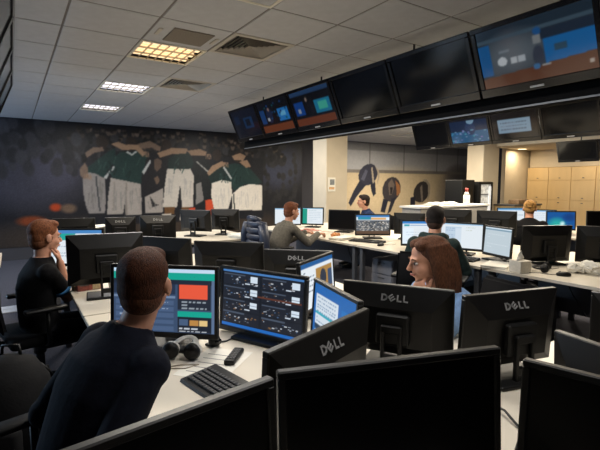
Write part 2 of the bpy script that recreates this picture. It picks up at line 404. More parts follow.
c.P([(3.56,2.01),(3.9,2.07),(4.07,1.67),(3.98,1.17),(3.78,.94),(3.6,.95),(3.57,1.55)], (28,32,34))
c.P([(3.62,1.46),(3.74,1.51),(3.8,1.08),(3.6,.97)], (128,124,120)); c.P([(3.62,1.98),(3.66,1.98),(3.98,1.72),(3.95,1.7)], (170,168,162))
c.P([(3.92,1.65),(4.07,1.82),(4.38,1.94),(4.54,1.7),(4.59,1.51),(4.27,1.56),(3.99,1.46)], GRD)
c.P([(4.38,1.92),(4.65,1.97),(5.03,1.84),(5.37,1.51),(5.19,1.41),(4.91,1.46),(4.58,1.29),(4.43,1.61)], GR)
c.P([(4.01,1.48),(4.27,1.56),(4.51,1.51),(4.53,1.19),(4.42,.85),(4.05,.86),(3.98,1.2)], (214,206,192))
c.P([(4.53,1.21),(4.75,1.39),(5.02,1.46),(5.37,1.43),(5.36,.79),(4.52,.82)], (220,212,198))
c.P([(4.56,1.2),(4.59,1.25),(4.6,.84),(4.57,.84)], (40,44,44))
c.P([(3.89,1.72),(4.02,1.89),(4.28,2.01),(4.38,1.94),(4.12,1.79),(3.94,1.65)], SK)
c.P([(4.54,2.14),(4.76,2.22),(4.92,2.15),(4.84,2.03),(4.59,2.05)], SK); c.P([(4.73,2.0),(4.95,2.06),(5.06,1.89),(4.92,1.86)], SK)
for pl in ([(1.63,1.61),(1.83,1.84),(1.85,1.8),(1.67,1.56)], [(2.4,1.72),(2.58,1.99),(2.6,1.94),(2.44,1.66)], [(4.33,1.89),(4.53,1.61),(4.51,1.56),(4.3,1.85)], [(2.08,2.13),(2.2,2.06),(2.32,2.15),(2.28,2.17),(2.2,2.1),(2.12,2.16)]): c.P(pl, (176, 178, 176))
for pl in ([(2.86,.94),(3.11,.94),(3.08,.78),(2.87,.78)], [(3.25,.93),(3.46,.93),(3.43,.76),(3.24,.77)]): c.P(pl, (104, 74, 46))
for pl in ([(2.81,.79),(3.01,.8),(3.01,.64),(2.78,.65)], [(3.22,.77),(3.41,.79),(3.4,.62),(3.21,.63)], [(3.45,.69),(3.65,.68),(3.69,.42),(3.4,.44)], [(3.85,.7),(4.1,.71),(4.12,.4),(3.89,.41)]): c.P(pl, (198, 190, 178))
for pl in ([(3.43,.9),(3.58,.92),(3.6,.71),(3.45,.69)], [(3.83,1.08),(4.0,1.1),(4.07,.74),(3.85,.7)]): c.P(pl, (196, 74, 44))
c.B(.72, 1.0, .13, .1, (170, 62, 28), 0.8); c.B(.95, .97, .18, .12, (104, 84, 68), 0.8); c.B(.3, .75, .3, .12, (120, 56, 30), .8)
for xa, xb, za, zb, n_, tone in ((1.26, 1.6, 1.55, .95, 9, 120), (1.72, 2.34, 1.45, .9, 16, 140), (2.5, 2.8, 1.1, .9, 5, 136), (2.9, 3.14, 1.65, 1.0, 8, 178), (3.28, 3.52, 1.65, 1.0, 8, 178), (4.04, 4.44, 1.4, .92, 8, 198), (4.62, 5.3, 1.32, .86, 12, 204)):
    for k in range(n_):
        x = rng.uniform(xa, xb); zt = rng.uniform((za + zb) / 2, za); zb_ = zt - rng.uniform(.12, .4); d = rng.uniform(-.05, .05); zb_ = max(zb_, zb)
        c.P([(x, zt), (x + .022, zt), (x + .016 + d, zb_), (x + d, zb_)], (tone * .97, tone * .94, tone * .9))
for xa, xb, za, zb in ((1.5, 1.82, 2.0, 1.75), (1.86, 2.42, 2.05, 1.6), (3.0, 3.5, 2.1, 1.85), (4.05, 4.4, 1.85, 1.6), (4.5, 5.1, 1.85, 1.5)):
    for k in range(7):
        x = rng.uniform(xa, xb); z = rng.uniform(zb, za); d = rng.uniform(-.12, .12)
        c.P([(x, z), (x + .025, z), (x + d + .02, z - .16), (x + d, z - .16)], (20, 34, 34) if k % 2 else (44, 70, 66))
for hx, hz in ((2.42, 2.16), (4.3, 1.98), (1.25, 1.66), (3.86, 2.16)):
    for f in range(4): c.P([(hx + f * .035, hz), (hx + f * .035 + .026, hz), (hx + f * .04 + .03, hz - .12), (hx + f * .04 + .012, hz - .12)], (146, 118, 96))
c.blur(1).noise(3.0)
mural('huddle_mural', 'wall mural of sports players huddled in green shirts and white shorts', x0, x1, z0, z1, c)
x0, x1, z0, z1 = 8.15, 13.9, 0.25, 2.69
c = mural_canvas(x0, x1, z0, z1, 0.016, (160, 160, 162))
c.rect(0, .36, 1, 1, (190, 172, 142)); c.B(10.6, 1.2, 2.6, .9, (214, 194, 158), 1.0); c.B(13.2, 1.0, 1.2, 1.2, (136, 126, 118), 1.0); c.B(13.3, 1.7, .9, .5, (96, 92, 92), 1)
c.rect(0, .0, 1, .1, (128, 128, 130)); c.rect(0, .33, 1, .37, (120, 114, 108))
for x in (9.05, 10.5, 12.09, 13.2): c.P([(x, 2.69), (x + .03, 2.69), (x + .03, 1.85), (x, 1.85)], (94, 92, 92))
DG = (44, 46, 58)
DB = (66, 62, 66); LT = (168, 156, 138)
c.P([(9.33,1.61),(9.2,1.49),(9.03,1.42),(8.86,1.41),(8.72,1.47),(8.64,1.58),(8.62,1.72),(8.68,1.86),(8.81,1.98),(8.97,2.05),(9.14,2.06),(9.29,2.01),(9.38,1.9),(9.39,1.76)], (54, 55, 68))
c.P([(8.44,1.25),(8.68,1.57),(8.91,1.42),(8.57,1.1),(8.34,.81),(8.25,.91)], DG); c.P([(9.09,1.51),(9.29,1.54),(9.33,1.17),(9.23,1.09),(9.15,1.24)], DG)
c.P([(9.12,1.95),(9.18,1.97),(9.26,1.51),(9.19,1.47)], LT); c.P([(9.26,2.03),(9.45,1.86),(9.47,1.65),(9.36,1.43),(9.4,1.66),(9.37,1.85)], LT); c.P([(8.72,1.6),(8.9,1.9),(9.0,1.85),(8.85,1.55)], (86, 88, 104))
c.P([(10.39,1.23),(10.3,1.07),(10.16,.95),(9.98,.9),(9.81,.93),(9.67,1.03),(9.6,1.18),(9.61,1.35),(9.69,1.51),(9.83,1.63),(10.0,1.68),(10.18,1.66),(10.31,1.56),(10.39,1.41)], DB)
c.P([(9.65,1.01),(9.86,.96),(9.72,.57),(9.54,.61)], DG); c.P([(10.0,1.0),(10.21,1.05),(9.98,.61),(9.83,.52)], DG)
c.P([(10.15,1.58),(10.36,1.42),(10.39,1.19),(10.23,1.07),(10.2,1.35)], (164, 112, 72)); c.P([(9.84,1.47),(9.99,1.63),(10.13,1.43),(10.01,1.12),(9.9,1.12)], (116, 104, 96)); c.P([(9.93,1.36),(10.05,1.36),(10.0,1.15),(9.95,1.15)], (40, 38, 40))
c.P([(11.73,1.11),(11.62,.97),(11.46,.87),(11.29,.85),(11.13,.89),(11.03,.99),(10.99,1.13),(11.03,1.29),(11.14,1.43),(11.29,1.52),(11.47,1.55),(11.62,1.51),(11.73,1.41),(11.77,1.27)], (62, 58, 58))
c.P([(10.86,1.02),(11.09,1.06),(11.06,.52),(10.85,.49)], DG); c.P([(11.41,1.6),(11.62,1.62),(11.8,1.43),(11.8,1.14),(11.66,.86),(11.7,1.14),(11.69,1.41),(11.56,1.55)], LT); c.P([(11.3,1.35),(11.4,1.45),(11.46,.93),(11.39,.85)], (136, 126, 116))
c.blur(1).noise(3.0)
mural('greyhound_mural', 'wall mural of three racing greyhounds on pale sand', x0, x1, z0, z1, c)

# ------------------------------------------------------------------ televisions
def tv_content(kind):
    c = Canvas(80, 46, (10, 13, 20))
    if kind == 'studio':
        c.rect(0, .78, 1, 1, (120, 62, 36)); c.rect(0, 0, 1, .12, (40, 70, 110)); c.rect(.05, .3, .3, .7, (14, 70, 150)); c.rect(.58, .35, .95, .72, (30, 130, 170)); c.rect(.66, .42, .88, .62, (70, 190, 170))
        c.ell(.4, .5, .06, .2, (14, 16, 26)); c.ell(.4, .28, .03, .06, (150, 130, 120)); c.ell(.5, .52, .05, .18, (20, 22, 34)); c.rect(.12, .5, .2, .62, (160, 170, 190))
    elif kind == 'studio_blue':
        c.rect(0, .76, 1, 1, (126, 66, 38)); c.rect(.62, .3, .95, .7, (40, 130, 210)); c.rect(.7, .4, .86, .55, (110, 190, 235)); c.rect(.04, .25, .2, .7, (24, 70, 130)); c.ell(.35, .45, .1, .25, (30, 40, 70)); c.ell(.36, .26, .03, .06, (150, 120, 110)); c.rect(.25, .52, .33, .64, (190, 195, 205))
        for k in range(14): c.ell(rng.uniform(.05, .9), rng.uniform(.1, .7), .03, .04, (20, rng.uniform(50, 100), rng.uniform(90, 160)), .6)
    elif kind == 'dim_blue':
        c = Canvas(80, 46, (10, 18, 34)); c.rect(.45, .3, .8, .7, (20, 56, 96)); c.rect(.52, .38, .7, .6, (10, 20, 36)); c.rect(.1, .2, .3, .5, (14, 36, 66))
    elif kind == 'match':
        c = Canvas(120, 68, (38, 50, 62)); c.rect(0, 0, 1, .16, (36, 52, 66)); c.ell(.33, .5, .4, .45, (120, 130, 138), 1.2)  # soft grey oval: hazy reflected room light painted into the picture
        c.rect(0, .25, .12, .78, (18, 96, 160)); c.rect(.6, .36, 1, .76, (24, 110, 180)); c.rect(.56, .24, 1, .38, (34, 48, 66)); c.poly([(0, .82), (1, .72), (1, 1), (0, 1)], (104, 62, 42))
        c.rect(.68, .5, .78, .6, (52, 84, 106)); c.rect(0, .16, 1, .22, (70, 92, 108)); c.ell(.56, .24, .035, .06, (34, 90, 150)); c.rect(.52, .3, .58, .42, (140, 146, 150)); c.ell(.55, .62, .05, .16, (60, 68, 84)); c.ell(.52, .78, .03, .05, (70, 120, 170)); c.rect(.57, .76, .64, .8, (170, 170, 170))
        c.ell(.22, .58, .045, .075, (214, 222, 228)); c.rect(.3, .55, .36, .64, (200, 208, 214)); c.rect(.37, .55, .43, .64, (190, 200, 208)); c.rect(.93, .84, .97, .9, (200, 190, 180)); c.rect(.2, .4, .3, .44, (130, 142, 152))
    elif kind == 'diver':
        c = Canvas(80, 46, (14, 44, 84)); c.rect(0, .55, 1, 1, (40, 110, 160)); c.ell(.55, .45, .14, .25, (24, 60, 110)); c.ell(.57, .16, .1, .12, (150, 190, 220))
        for k in range(40): c.ell(rng.uniform(0, 1), rng.uniform(.5, 1), .04, .03, (rng.uniform(60, 170), rng.uniform(130, 200), 215), .8)
        c.rect(0, 0, 1, .12, (8, 14, 24))
    elif kind == 'notice':
        c = Canvas(80, 46, (8, 8, 10)); c.rect(.14, .28, .86, .78, (158, 190, 214)); c.text(.2, .4, .78, 3, .12, .03, (110, 130, 150))
    return c.blur(1)
TW, TH = 0.80, 0.475
def tv(label, x_top, z_top, x_bot, z_bot, y_mid, face, kind, group, W=TW, rod=True):
    H = math.hypot(x_top - x_bot, z_top - z_bot); tilt = math.atan2(abs(x_top - x_bot), z_top - z_bot)
    t = thing('television', label, 'television', ((x_top + x_bot) / 2, y_mid, (z_top + z_bot) / 2), R(-90) if face == 'W' else R(90), group)
    M = Matrix.Rotation(tilt, 4, 'X')
    MB().box((0, 0.035, 0), (W - .012, 0.05, H - .012), 0.008, M).build('casing', M_TVCASE, t)
    bz = 0.035; fr = MB()
    fr.box((0, 0, H / 2 - bz / 2), (W, 0.02, bz), 0.004, M); fr.box((0, 0, -H / 2 + .03), (W, 0.02, .06), 0.004, M)
    for s in (-1, 1): fr.box((s * (W / 2 - bz / 2), 0, 0.012), (bz, 0.02, H - bz - .06), 0.004, M)
    fr.build('bezel', M_TVCASE, t)
    sw, sh = W - 2 * bz, H - bz - .06
    if kind: me = tv_content(kind).mesh('screen', sw, sh, M_TVLIT)
    else: me = MB().box((0, 0.004, sh / 2), (sw, 0.004, sh)).mesh('screen'); me.materials.append(M_TVOFF)
    me.transform(M @ Matrix.Translation((0, -.002, -H / 2 + .06))); link('screen', me, t)
    MB().box((0, -.012, -H / 2 + .022), (0.09, 0.004, .012), 0, M).build('badge', M_LOGO, t)
    MB().box((0, 0.085, .02), (0.3, 0.05, 0.2), 0, M).box((0, .13, -.07), (.06, .16, .24), 0, M).build('wall_bracket', M_BLACK, t)
    if rod: MB().tube([(0, .16, .02), (0, .16, CEIL - (z_top + z_bot) / 2)], .012, 8).box((0, .12, .02), (.04, .1, .04)).build('ceiling_rod', M_BLACK, t, False)
    return t
gA = 'televisions hung along the main ceiling row'
Yj = [6.1, 5.28, 4.46, 3.64, 2.82, 2.0, 1.18]
lab = ['farthest television in the long ceiling row, showing a dim blue picture', 'second farthest television in the long ceiling row, studio picture with orange floor', 'third television in the long ceiling row, bright cyan panel and orange floor',
       'switched off television with grey reflections between the cyan picture and the black screen', 'switched off black television left of the large sports picture', 'largest nearest television at top right showing a blue and orange sports picture']
kinds = ['dim_blue', 'studio_blue', 'studio', None, None, 'match']
for k in range(6): tv(lab[k], 2.74, 2.53, 2.93, 2.085, (Yj[k] + Yj[k + 1]) / 2, 'W', kinds[k], gA, W=0.805, rod=False)
gB = 'televisions in the second ceiling row'
Yj = [5.44, 4.7, 3.96, 3.22, 2.48, 1.74]
lab = ['black television at the left end of the second ceiling row', 'television in the second ceiling row showing a blue water picture', 'television in the second ceiling row showing a pale rectangular notice', 'black television just right of the pale notice screen', 'black television at the right end of the second ceiling row']
kinds = [None, 'diver', 'notice', None, None]
for k in range(5): tv(lab[k], 5.93, 2.52, 6.1, 2.06, (Yj[k] + Yj[k + 1]) / 2, 'W', kinds[k], gB, W=0.73)
for k in range(2): tv(['dark television hung in front of the kitchen cupboards', 'dark television hung near the kitchen at the right edge'][k], 9.93, 2.36, 10.08, 1.93, 4.55 - k * .82, 'W', None, 'televisions hung by the kitchen')
gC = 'televisions hung at the left edge facing the room'
for k in range(4): tv(['nearest edge-on television at the upper left corner', 'second edge-on television from the upper left corner', 'third edge-on television from the upper left corner', 'farthest edge-on television at the left edge'][k], 0.07, 2.56, -0.12, 2.1, 3.06 + .8 * k, 'E', None, gC, W=.79)
t = thing('mounting_rail', 'black ceiling rail carrying the long row of televisions', 'rail', (3.07, 3.4, 0))
MB().box((0, .25, 2.085), (0.1, 4.95, 0.19), 0.004).build('beam', mat('matt_black_beam', (8, 8, 9), .85, spec=.1), t); MB().box((-.052, .25, 2.0), (.006, 4.95, .012)).build('silver_trim', M_GREYM, t)
for k in range(4): MB().box((0.0, -2.0 + k * 1.4, 2.44), (0.014, 0.014, 0.53)).build('hanger', M_BLACK, t)

# ------------------------------------------------------------------ desks
DZ = 0.73
def desk(name, label, x0, x1, y0, y1, legs=True, group=None, panel=None, z=DZ):
    cx, cy = (x0 + x1) / 2, (y0 + y1) / 2; W, D = x1 - x0, y1 - y0
    t = thing(name, label, 'desk', (cx, cy, 0), 0, group)
    MB().box((0, 0, z - .0125), (W, D, .025), .002).build('desktop', M_DESK, t)
    e = MB()
    for sx, sy, lx, ly in ((0, -D / 2, W, .004), (0, D / 2, W, .004), (-W / 2, 0, .004, D), (W / 2, 0, .004, D)): e.box((sx, sy, z - .013), (lx, ly, .022))
    e.build('edge_band', M_EDGE, t)
    for sx in (-1, 1):
        for sy in (-1, 1):
            MB().box((sx * (W / 2 - .06), sy * (D / 2 - .06), (z - .025) / 2), (.05, .05, z - .025), .004).build('leg', M_GREYM, t)
    if panel == 'Y': MB().box((0, 0, .48), (.02, D - .16, .4)).build('modesty_panel', M_GREYM, t)
    MB().box((0, 0, z - .06), (min(W, .2) if panel == 'Y' else W - .2, D - .2, .03)).build('cable_tray', M_GREYM, t)
    return t
gD = 'white bench desks'
desk('bench_desk', 'white bench desk with keyboard and headphones in front of the nearest man', .3, 2.0, 1.02, 2.62, panel='Y', group=gD)
desk('bench_desk', 'white bench desk under the left man with the box of snacks', .3, 2.0, 2.64, 4.4, panel='Y', group=gD)
desk('bench_desk', 'white bench desk in the foreground under the nearest dark monitors', -.4, 2.1, .25, 1.0, group=gD)
desk('bench_desk', 'white bench desk at the back below the huddle mural', .3, 2.82, 5.26, 6.6, group=gD)
desk('bench_desk', 'white bench desk across the aisle with the tissue box', 3.43, 5.03, .6, 2.28, panel='Y', group=gD)
desk('bench_desk', 'white bench desk in front of the man in the dark hoodie', 3.43, 5.03, 2.3, 3.98, panel='Y', group=gD)
desk('bench_desk', 'white bench desk where the grey sweater man works', 3.43, 5.03, 4.0, 6.6, panel='Y', group=gD)
desk('bench_desk', 'white bench desk in front of the blonde woman', 6.3, 7.9, 2.2, 4.9, panel='Y', group=gD)
desk('bench_desk', 'white desk edge against the far left side', -1.6, -.12, 4.75, 5.6, group=gD)

# ------------------------------------------------------------------ monitors
def screen_content(kind, n=(56, 36)):
    if kind == 'betting':
        c = Canvas(128, 82, (58, 76, 104)); c.rect(0, 0, 1, .06, (190, 214, 236)); c.rect(0, .06, 1, .17, (24, 158, 140)); c.rect(0, .17, 1, .24, (34, 42, 58))
        c.rect(.0, .24, .62, .4, (40, 52, 74)); c.text(.05, .27, .58, 2, .06, .02, (120, 136, 160)); c.rect(0, .43, .62, .46, (110, 130, 160))
        for r in range(5): c.rect(.02, .5 + r * .1, .6, .57 + r * .1, (72, 92, 124)); c.text(.06, .52 + r * .1, .55, 1, .1, .02, (150, 166, 190))
        c.rect(.64, .2, .96, .64, (38, 44, 56)); c.rect(.66, .25, .93, .46, (226, 88, 62)); c.text(.68, .5, .92, 3, .05, .02, (140, 150, 160)); c.rect(.64, .66, .98, .74, (24, 158, 140))
        c.rect(.64, .75, .98, .99, (30, 36, 48)); c.rect(.66, .78, .74, .88, (70, 90, 120)); c.rect(.76, .79, .84, .88, (180, 130, 70)); c.rect(.85, .79, .93, .88, (220, 190, 130)); c.text(.66, .92, .94, 2, .04, .015, (190, 196, 205)); c.rect(.97, .17, 1, 1, (90, 110, 140))
        return c
    if kind == 'trading':
        c = Canvas(160, 104, (22, 26, 34)); c.rect(0, 0, 1, .035, (70, 120, 180)); c.rect(0, .93, 1, .985, (30, 100, 180)); c.rect(0, .985, 1, 1, (20, 50, 90))
        for r in range(4):
            for q in range(2):
                bx, by = q * .5, .05 + r * .22
                c.rect(bx + .01, by, bx + .49, by + .2, (30, 34, 44)); c.rect(bx + .02, by + .015, bx + .3, by + .04, (70, 80, 96))
                for _ in range(22):
                    x, y = bx + rng.uniform(.02, .44), by + rng.uniform(.05, .18); k = rng.integers(0, 5)
                    c.rect(x, y, x + rng.uniform(.008, .03), y + .014, [(120, 90, 60), (150, 160, 176), (86, 92, 104), (70, 96, 130), (176, 180, 188)][k])
                if r < 3: c.rect(bx + .37, by + .03, bx + .455, by + .13, (205, 218, 230)); c.rect(bx + .41, by + .03, bx + .414, by + .13, (120, 130, 150)); c.rect(bx + .37, by + .08, bx + .455, by + .085, (120, 130, 150)); c.rect(bx + .3, by + .15, bx + .36, by + .17, (190, 200, 214))
        c.rect(.46, .38, .98, .41, (90, 52, 40)); return c
    if kind == 'list_blue':
        c = Canvas(80, 52, (26, 96, 168)); c.rect(.06, .15, .62, .62, (206, 216, 226)); c.text(.1, .2, .58, 8, .05, .018, (120, 150, 180)); c.rect(.06, .62, .62, .7, (40, 60, 80)); c.rect(.06, .72, .7, 1, (214, 222, 230)); c.rect(.06, .42, .62, .47, (30, 160, 180)); c.rect(.7, .2, .98, .9, (30, 110, 180)); return c
    w_, h_ = n; c = Canvas(w_, h_, (222, 230, 236))
    if kind == 'web_teal': c.rect(0, 0, 1, .12, (70, 130, 190)); c.rect(0, .12, .55, .3, (36, 160, 150)); c.rect(.55, .12, 1, .3, (224, 234, 240)); c.text(.05, .36, .9, 6, .1, .03, (150, 170, 190))
    elif kind == 'white_doc': c.rect(0, 0, 1, .07, (150, 190, 225)); c.text(.3, .2, .9, 6, .11, .02, (190, 204, 214))
    elif kind == 'white_split': c.rect(0, 0, 1, .06, (150, 185, 215)); c.rect(.1, .14, .5, .95, (188, 206, 222)); c.rect(.36, .2, .5, .95, (205, 218, 230)); c.text(.13, .2, .34, 8, .09, .02, (140, 165, 195)); c.text(.6, .15, .9, 2, .1, .02, (190, 200, 190))
    elif kind == 'pale_grey': c = Canvas(w_, h_, (186, 200, 208)); c.rect(0, 0, 1, .05, (210, 225, 235)); c.rect(0, .05, 1, .1, (120, 150, 170)); c.text(.1, .25, .9, 6, .12, .015, (205, 215, 222))
    elif kind == 'green_bar': c.rect(0, 0, 1, .06, (120, 170, 200)); c.rect(0, .06, .24, 1, (30, 150, 130)); c.text(.3, .15, .9, 7, .11, .025, (170, 190, 205))
    elif kind == 'crowd_photo':
        c.rect(0, 0, 1, .1, (60, 120, 180)); c.rect(.05, .1, .45, .25, (40, 140, 170)); c.rect(.45, .14, .9, .24, (220, 170, 110)); c.rect(0, .28, 1, .9, (90, 96, 104))
        for _ in range(260): x, y = rng.uniform(0, 1), rng.uniform(.3, .9); v = rng.uniform(20, 220); c.rect(x, y, x + .04, y + .04, (v, v * .98, v * .95))
        c.rect(0, .82, 1, 1, (96, 74, 58))
    elif kind == 'news': c.rect(0, 0, 1, .12, (30, 90, 150)); c.rect(.05, .16, .4, .7, (225, 232, 238)); c.rect(.42, .2, .95, .8, (170, 130, 70)); c.ell(.65, .45, .1, .2, (50, 56, 70)); c.text(.07, .2, .38, 5, .1, .03, (90, 110, 130)); c.rect(.8, .3, .95, .7, (60, 80, 110))
    elif kind == 'desktop_aqua': c = Canvas(w_, h_, (22, 84, 150)); c.ell(.35, .75, .4, .5, (40, 170, 160), 1.0); c.ell(.55, .7, .12, .2, (200, 230, 230), 1.0); c.ell(.8, .3, .3, .3, (20, 60, 120), 1)
    elif kind == 'sheet': c.rect(0, 0, 1, .1, (90, 150, 200)); c.rect(0, .1, 1, .2, (200, 215, 230)); c.text(.05, .3, .95, 5, .13, .04, (150, 170, 190))
    elif kind == 'site_white': c.rect(0, 0, 1, .1, (60, 130, 200)); c.rect(.05, .14, .2, .22, (40, 160, 180)); c.rect(.22, .16, 1, .19, (90, 140, 190)); c.rect(0, .3, .3, 1, (225, 238, 248)); c.text(.1, .35, .9, 5, .12, .02, (190, 205, 220))
    return c
# lettering on the back of the cases: D, tilted E, L, L
def logo_mesh():
    m = MB(); h, s, d = .024, .0052, .0016
    def bar(x0, y0, x1, y1, M=None): m.box(((x0 + x1) / 2, 0, (y0 + y1) / 2), (x1 - x0, d, y1 - y0), 0, M)
    x = -.046; bar(x, 0, x + s, h)
    pts = [(x + s * .8, h - s / 2), (x + .011, h - s / 2), (x + .0175, h * .72), (x + .0195, h / 2), (x + .0175, h * .28), (x + .011, s / 2), (x + s * .8, s / 2)]
    for a, b in zip(pts[:-1], pts[1:]):
        L = math.hypot(b[0] - a[0], b[1] - a[1]); an = math.atan2(b[1] - a[1], b[0] - a[0])
        m.box((0, 0, 0), (L + s * .7, d, s), 0, Matrix.Translation(((a[0] + b[0]) / 2, 0, (a[1] + b[1]) / 2)) @ Matrix.Rotation(-an, 4, 'Y'))
    M = Matrix.Translation((-.010, 0, h / 2)) @ Matrix.Rotation(R(-38), 4, 'Y')
    bar(-.0095, -.0105, -.0045, .0105, M)
    for z in (-.0105, -.002, .0065): bar(-.0095, z, .0095, z + .0042, M)
    for x in (.008, .030): bar(x, 0, x + s, h); bar(x, 0, x + .0165, s)
    return m.mesh('logo')
LOGO = logo_mesh(); LOGO.materials.append(M_LOGO)
def monitor(label, L, Rr, ztop, kind=None, H=0.30, back_first=False, group='computer monitors on the desks', z0=DZ, W=None, tilt=4, logo=True):
    """L, Rr: ends of the top edge as seen from the front (world x,y)"""
    L = Vector(L); Rr = Vector(Rr)
    if back_first: L, Rr = Rr, L
    d = Rr - L; cen = (L + Rr) / 2; W = W or d.length; rz = math.atan2(d.y, d.x)
    t = thing('computer_monitor', label, 'monitor', (cen.x, cen.y, z0), rz, group)
    top = ztop - z0; zb = top - H
    T = Matrix.Translation((0, 0, zb + H / 2)) @ Matrix.Rotation(R(-tilt), 4, 'X') @ Matrix.Translation((0, 0, -H / 2))
    b = .017; fr = MB()
    fr.box((0, .011, H - b / 2), (W, .022, b), .003, T); fr.box((0, .011, b / 2 + .004), (W, .022, b + .008), .003, T)
    for s in (-1, 1): fr.box((s * (W / 2 - b / 2), .011, H / 2 + .002), (b, .022, H - 2 * b), .003, T)
    fr.build('bezel', M_BEZEL, t)
    y0, y1 = .0222, .062
    iw, it, ib = .075, .085, .05
    ca = MB().box((0, .016, H / 2), (W - .012, .012, H - .012), 0, T)
    ca.hexa([(-W / 2 + .004, y0, .004), (W / 2 - .004, y0, .004), (W / 2 - .004, y0, H - .004), (-W / 2 + .004, y0, H - .004)],
            [(-W / 2 + iw, y1, ib), (W / 2 - iw, y1, ib), (W / 2 - iw, y1, H - it), (-W / 2 + iw, y1, H - it)], T)
    case = ca.build('casing', M_CASE, t)
    sw, sh = W - 2 * b, H - 2 * b - .008
    if kind: me = screen_content(kind).mesh('screen', sw, sh, M_SCREEN)
    else: me = MB().box((0, .004, sh / 2), (sw, .004, sh)).mesh('screen'); me.materials.append(M_OFF)
    me.transform(T @ Matrix.Translation((0, .003, b + .008))); link('screen', me, t)
    sl = math.atan2(y1 - y0, it - .004)
    if logo: lo = link('logo', LOGO, case); lo['label'] = 'silver logo lettering'; lo.matrix_local = T @ Matrix.Translation((0, y0 + (y1 - y0) * .52 + .0012, H - .004 - (it - .004) * .52)) @ Matrix.Rotation(sl, 4, 'X') @ Matrix.Rotation(math.pi, 4, 'Z') @ Matrix.Scale(1.15, 4) @ Matrix.Translation((0, 0, -.012))
    hz = max(zb + H * .42, .06)
    MB().box((0, .075, hz), (.13, .03, .12), .006, None).build('mount_block', M_BLACK, t)
    nk = MB()
    for s in (-1, 1): nk.box((s * .034, .095, hz / 2 + .01), (.014, .022, hz), .004)
    nk.box((0, .095, hz + .005), (.082, .022, .03), .004); nk.box((0, .095, .05), (.082, .018, .03), .004); nk.build('stand_neck', M_BLACK, t)
    MB().box((0, .03, .008), (.25, .2, .016), .007, None, 2).build('stand_base', M_BLACK, t)
    return t
# -- nearest man: arc of four screens
monitor('lit monitor with teal bar and red panel facing the nearest man', (.35, 2.1), (.73, 1.76), 1.10, 'betting', .325)
monitor('lit monitor full of dark grid tables beside the teal screen', (.84, 2.0), (1.04, 1.53), 1.06, 'trading', .32)
monitor('thin blue lit monitor seen at a sharp angle behind the slanted case', (1.055, 1.51), (.965, 1.115), 1.06, 'list_blue', .31)
monitor('dark slanted monitor back with silver logo right of the keyboard', (.48, .91), (.94, 1.06), 1.06, None, .315, True)
# -- foreground seat
monitor('switched off monitor cut by the bottom left edge of the picture', (-.075, .615), (.40, .68), 1.095, None, .33)
monitor('widest switched off monitor at the bottom centre of the picture', (.405, .685), (.885, .525), 1.10, None, .33)
monitor('switched off monitor at the bottom right corner of the picture', (.878, .485), (1.0, .03), 1.09, None, .33)
# -- the woman's seat on the far side
monitor('monitor back with silver logo directly in front of the brown haired woman', (1.17, 1.42), (1.40, 1.04), 1.06, None, .29, True)
monitor('monitor back with silver logo right of the brown haired woman', (1.35, .985), (1.765, .87), 1.06, None, .29, True)
monitor('monitor back cut by the right edge above the foreground desk', (1.83, .75), (1.98, .34), 1.06, None, .29, True)
monitor('dark monitor back just behind the switched off bottom right monitor', (1.29, .60), (1.2, .14), 1.05, None, .30, True, logo=False)
monitor('small angled lit monitor with blue and orange page behind the trading screen', (1.22, 1.84), (1.62, 2.07), 1.055, 'news', .29)
# -- left man's seat
monitor('lit monitor with teal stripe in front of the left man', (.17, 4.06), (.60, 3.80), 1.105, 'web_teal', .31)
monitor('large dark monitor back between the left man and the nearest man', (.27, 3.1), (.725, 3.04), 1.14, None, .33, True, logo=False)
# -- middle of the west desks
monitor('dark monitor back with small pale tag behind the nearest man', (.76, 3.36), (1.05, 2.97), 1.08, None, .30, True, logo=False)
monitor('dark monitor back just above the teal screen in the middle', (1.03, 2.85), (1.37, 2.50), 1.08, None, .30, True, logo=False)
monitor('dark monitor back with faint logo left of the small lit page', (1.34, 2.44), (1.65, 2.14), 1.05, None, .29, True)
monitor('bluish monitor back beside the sheets of paper at the back', (.88, 5.40), (1.20, 5.32), 1.08, None, .30, True)
monitor('monitor back with pale logo below the huddle mural', (1.28, 5.46), (1.68, 5.34), 1.08, None, .30, True)
monitor('left one of two monitor backs with visible stands below the mural', (2.0, 6.1), (2.3, 5.72), 1.10, None, .30, True, logo=False)
monitor('right one of two monitor backs with visible stands below the mural', (2.42, 6.0), (2.72, 5.70), 1.10, None, .30, True, logo=False)
monitor('dark monitor back at the far left end of the back desk', (.36, 5.52), (.78, 5.42), 1.08, None, .30, True, logo=False)
# -- right bench desks
monitor('left lit white monitor behind the grey sweater man', (3.66, 6.34), (4.03, 6.07), 1.07, 'white_doc', .30)
monitor('lit monitor with green side bar right of the grey sweater man', (4.1, 6.16), (4.34, 5.86), 1.07, 'green_bar', .30)
monitor('black monitor left of the crowd picture screen', (4.06, 5.36), (4.31, 4.92), 1.07, None, .31, False)
monitor('lit monitor showing a crowd picture on the right bench', (3.83, 4.46), (4.22, 4.19), 1.06, 'crowd_photo', .29)
monitor('black monitor right of the crowd picture screen', (4.3, 4.2), (4.5, 3.84), 1.08, None, .29, True, logo=False)
monitor('lit white monitor half hidden by the man in the hoodie', (3.62, 3.43), (3.98, 3.17), 1.06, 'site_white', .29)
monitor('lit monitor with pale split page right of the man in the hoodie', (3.79, 3.04), (3.95, 2.62), 1.065, 'white_split', .29)
monitor('lit plain pale grey monitor turned away right of the split page', (3.88, 2.58), (3.77, 2.22), 1.06, 'pale_grey', .29)
monitor('black monitor back behind the tissue box', (3.86, 2.19), (4.29, 1.97), 1.085, None, .335, True, logo=False)
monitor('black monitor back at the right edge beyond the crumpled paper', (4.3, 1.92), (4.52, 1.50), 1.085, None, .335, True, logo=False)
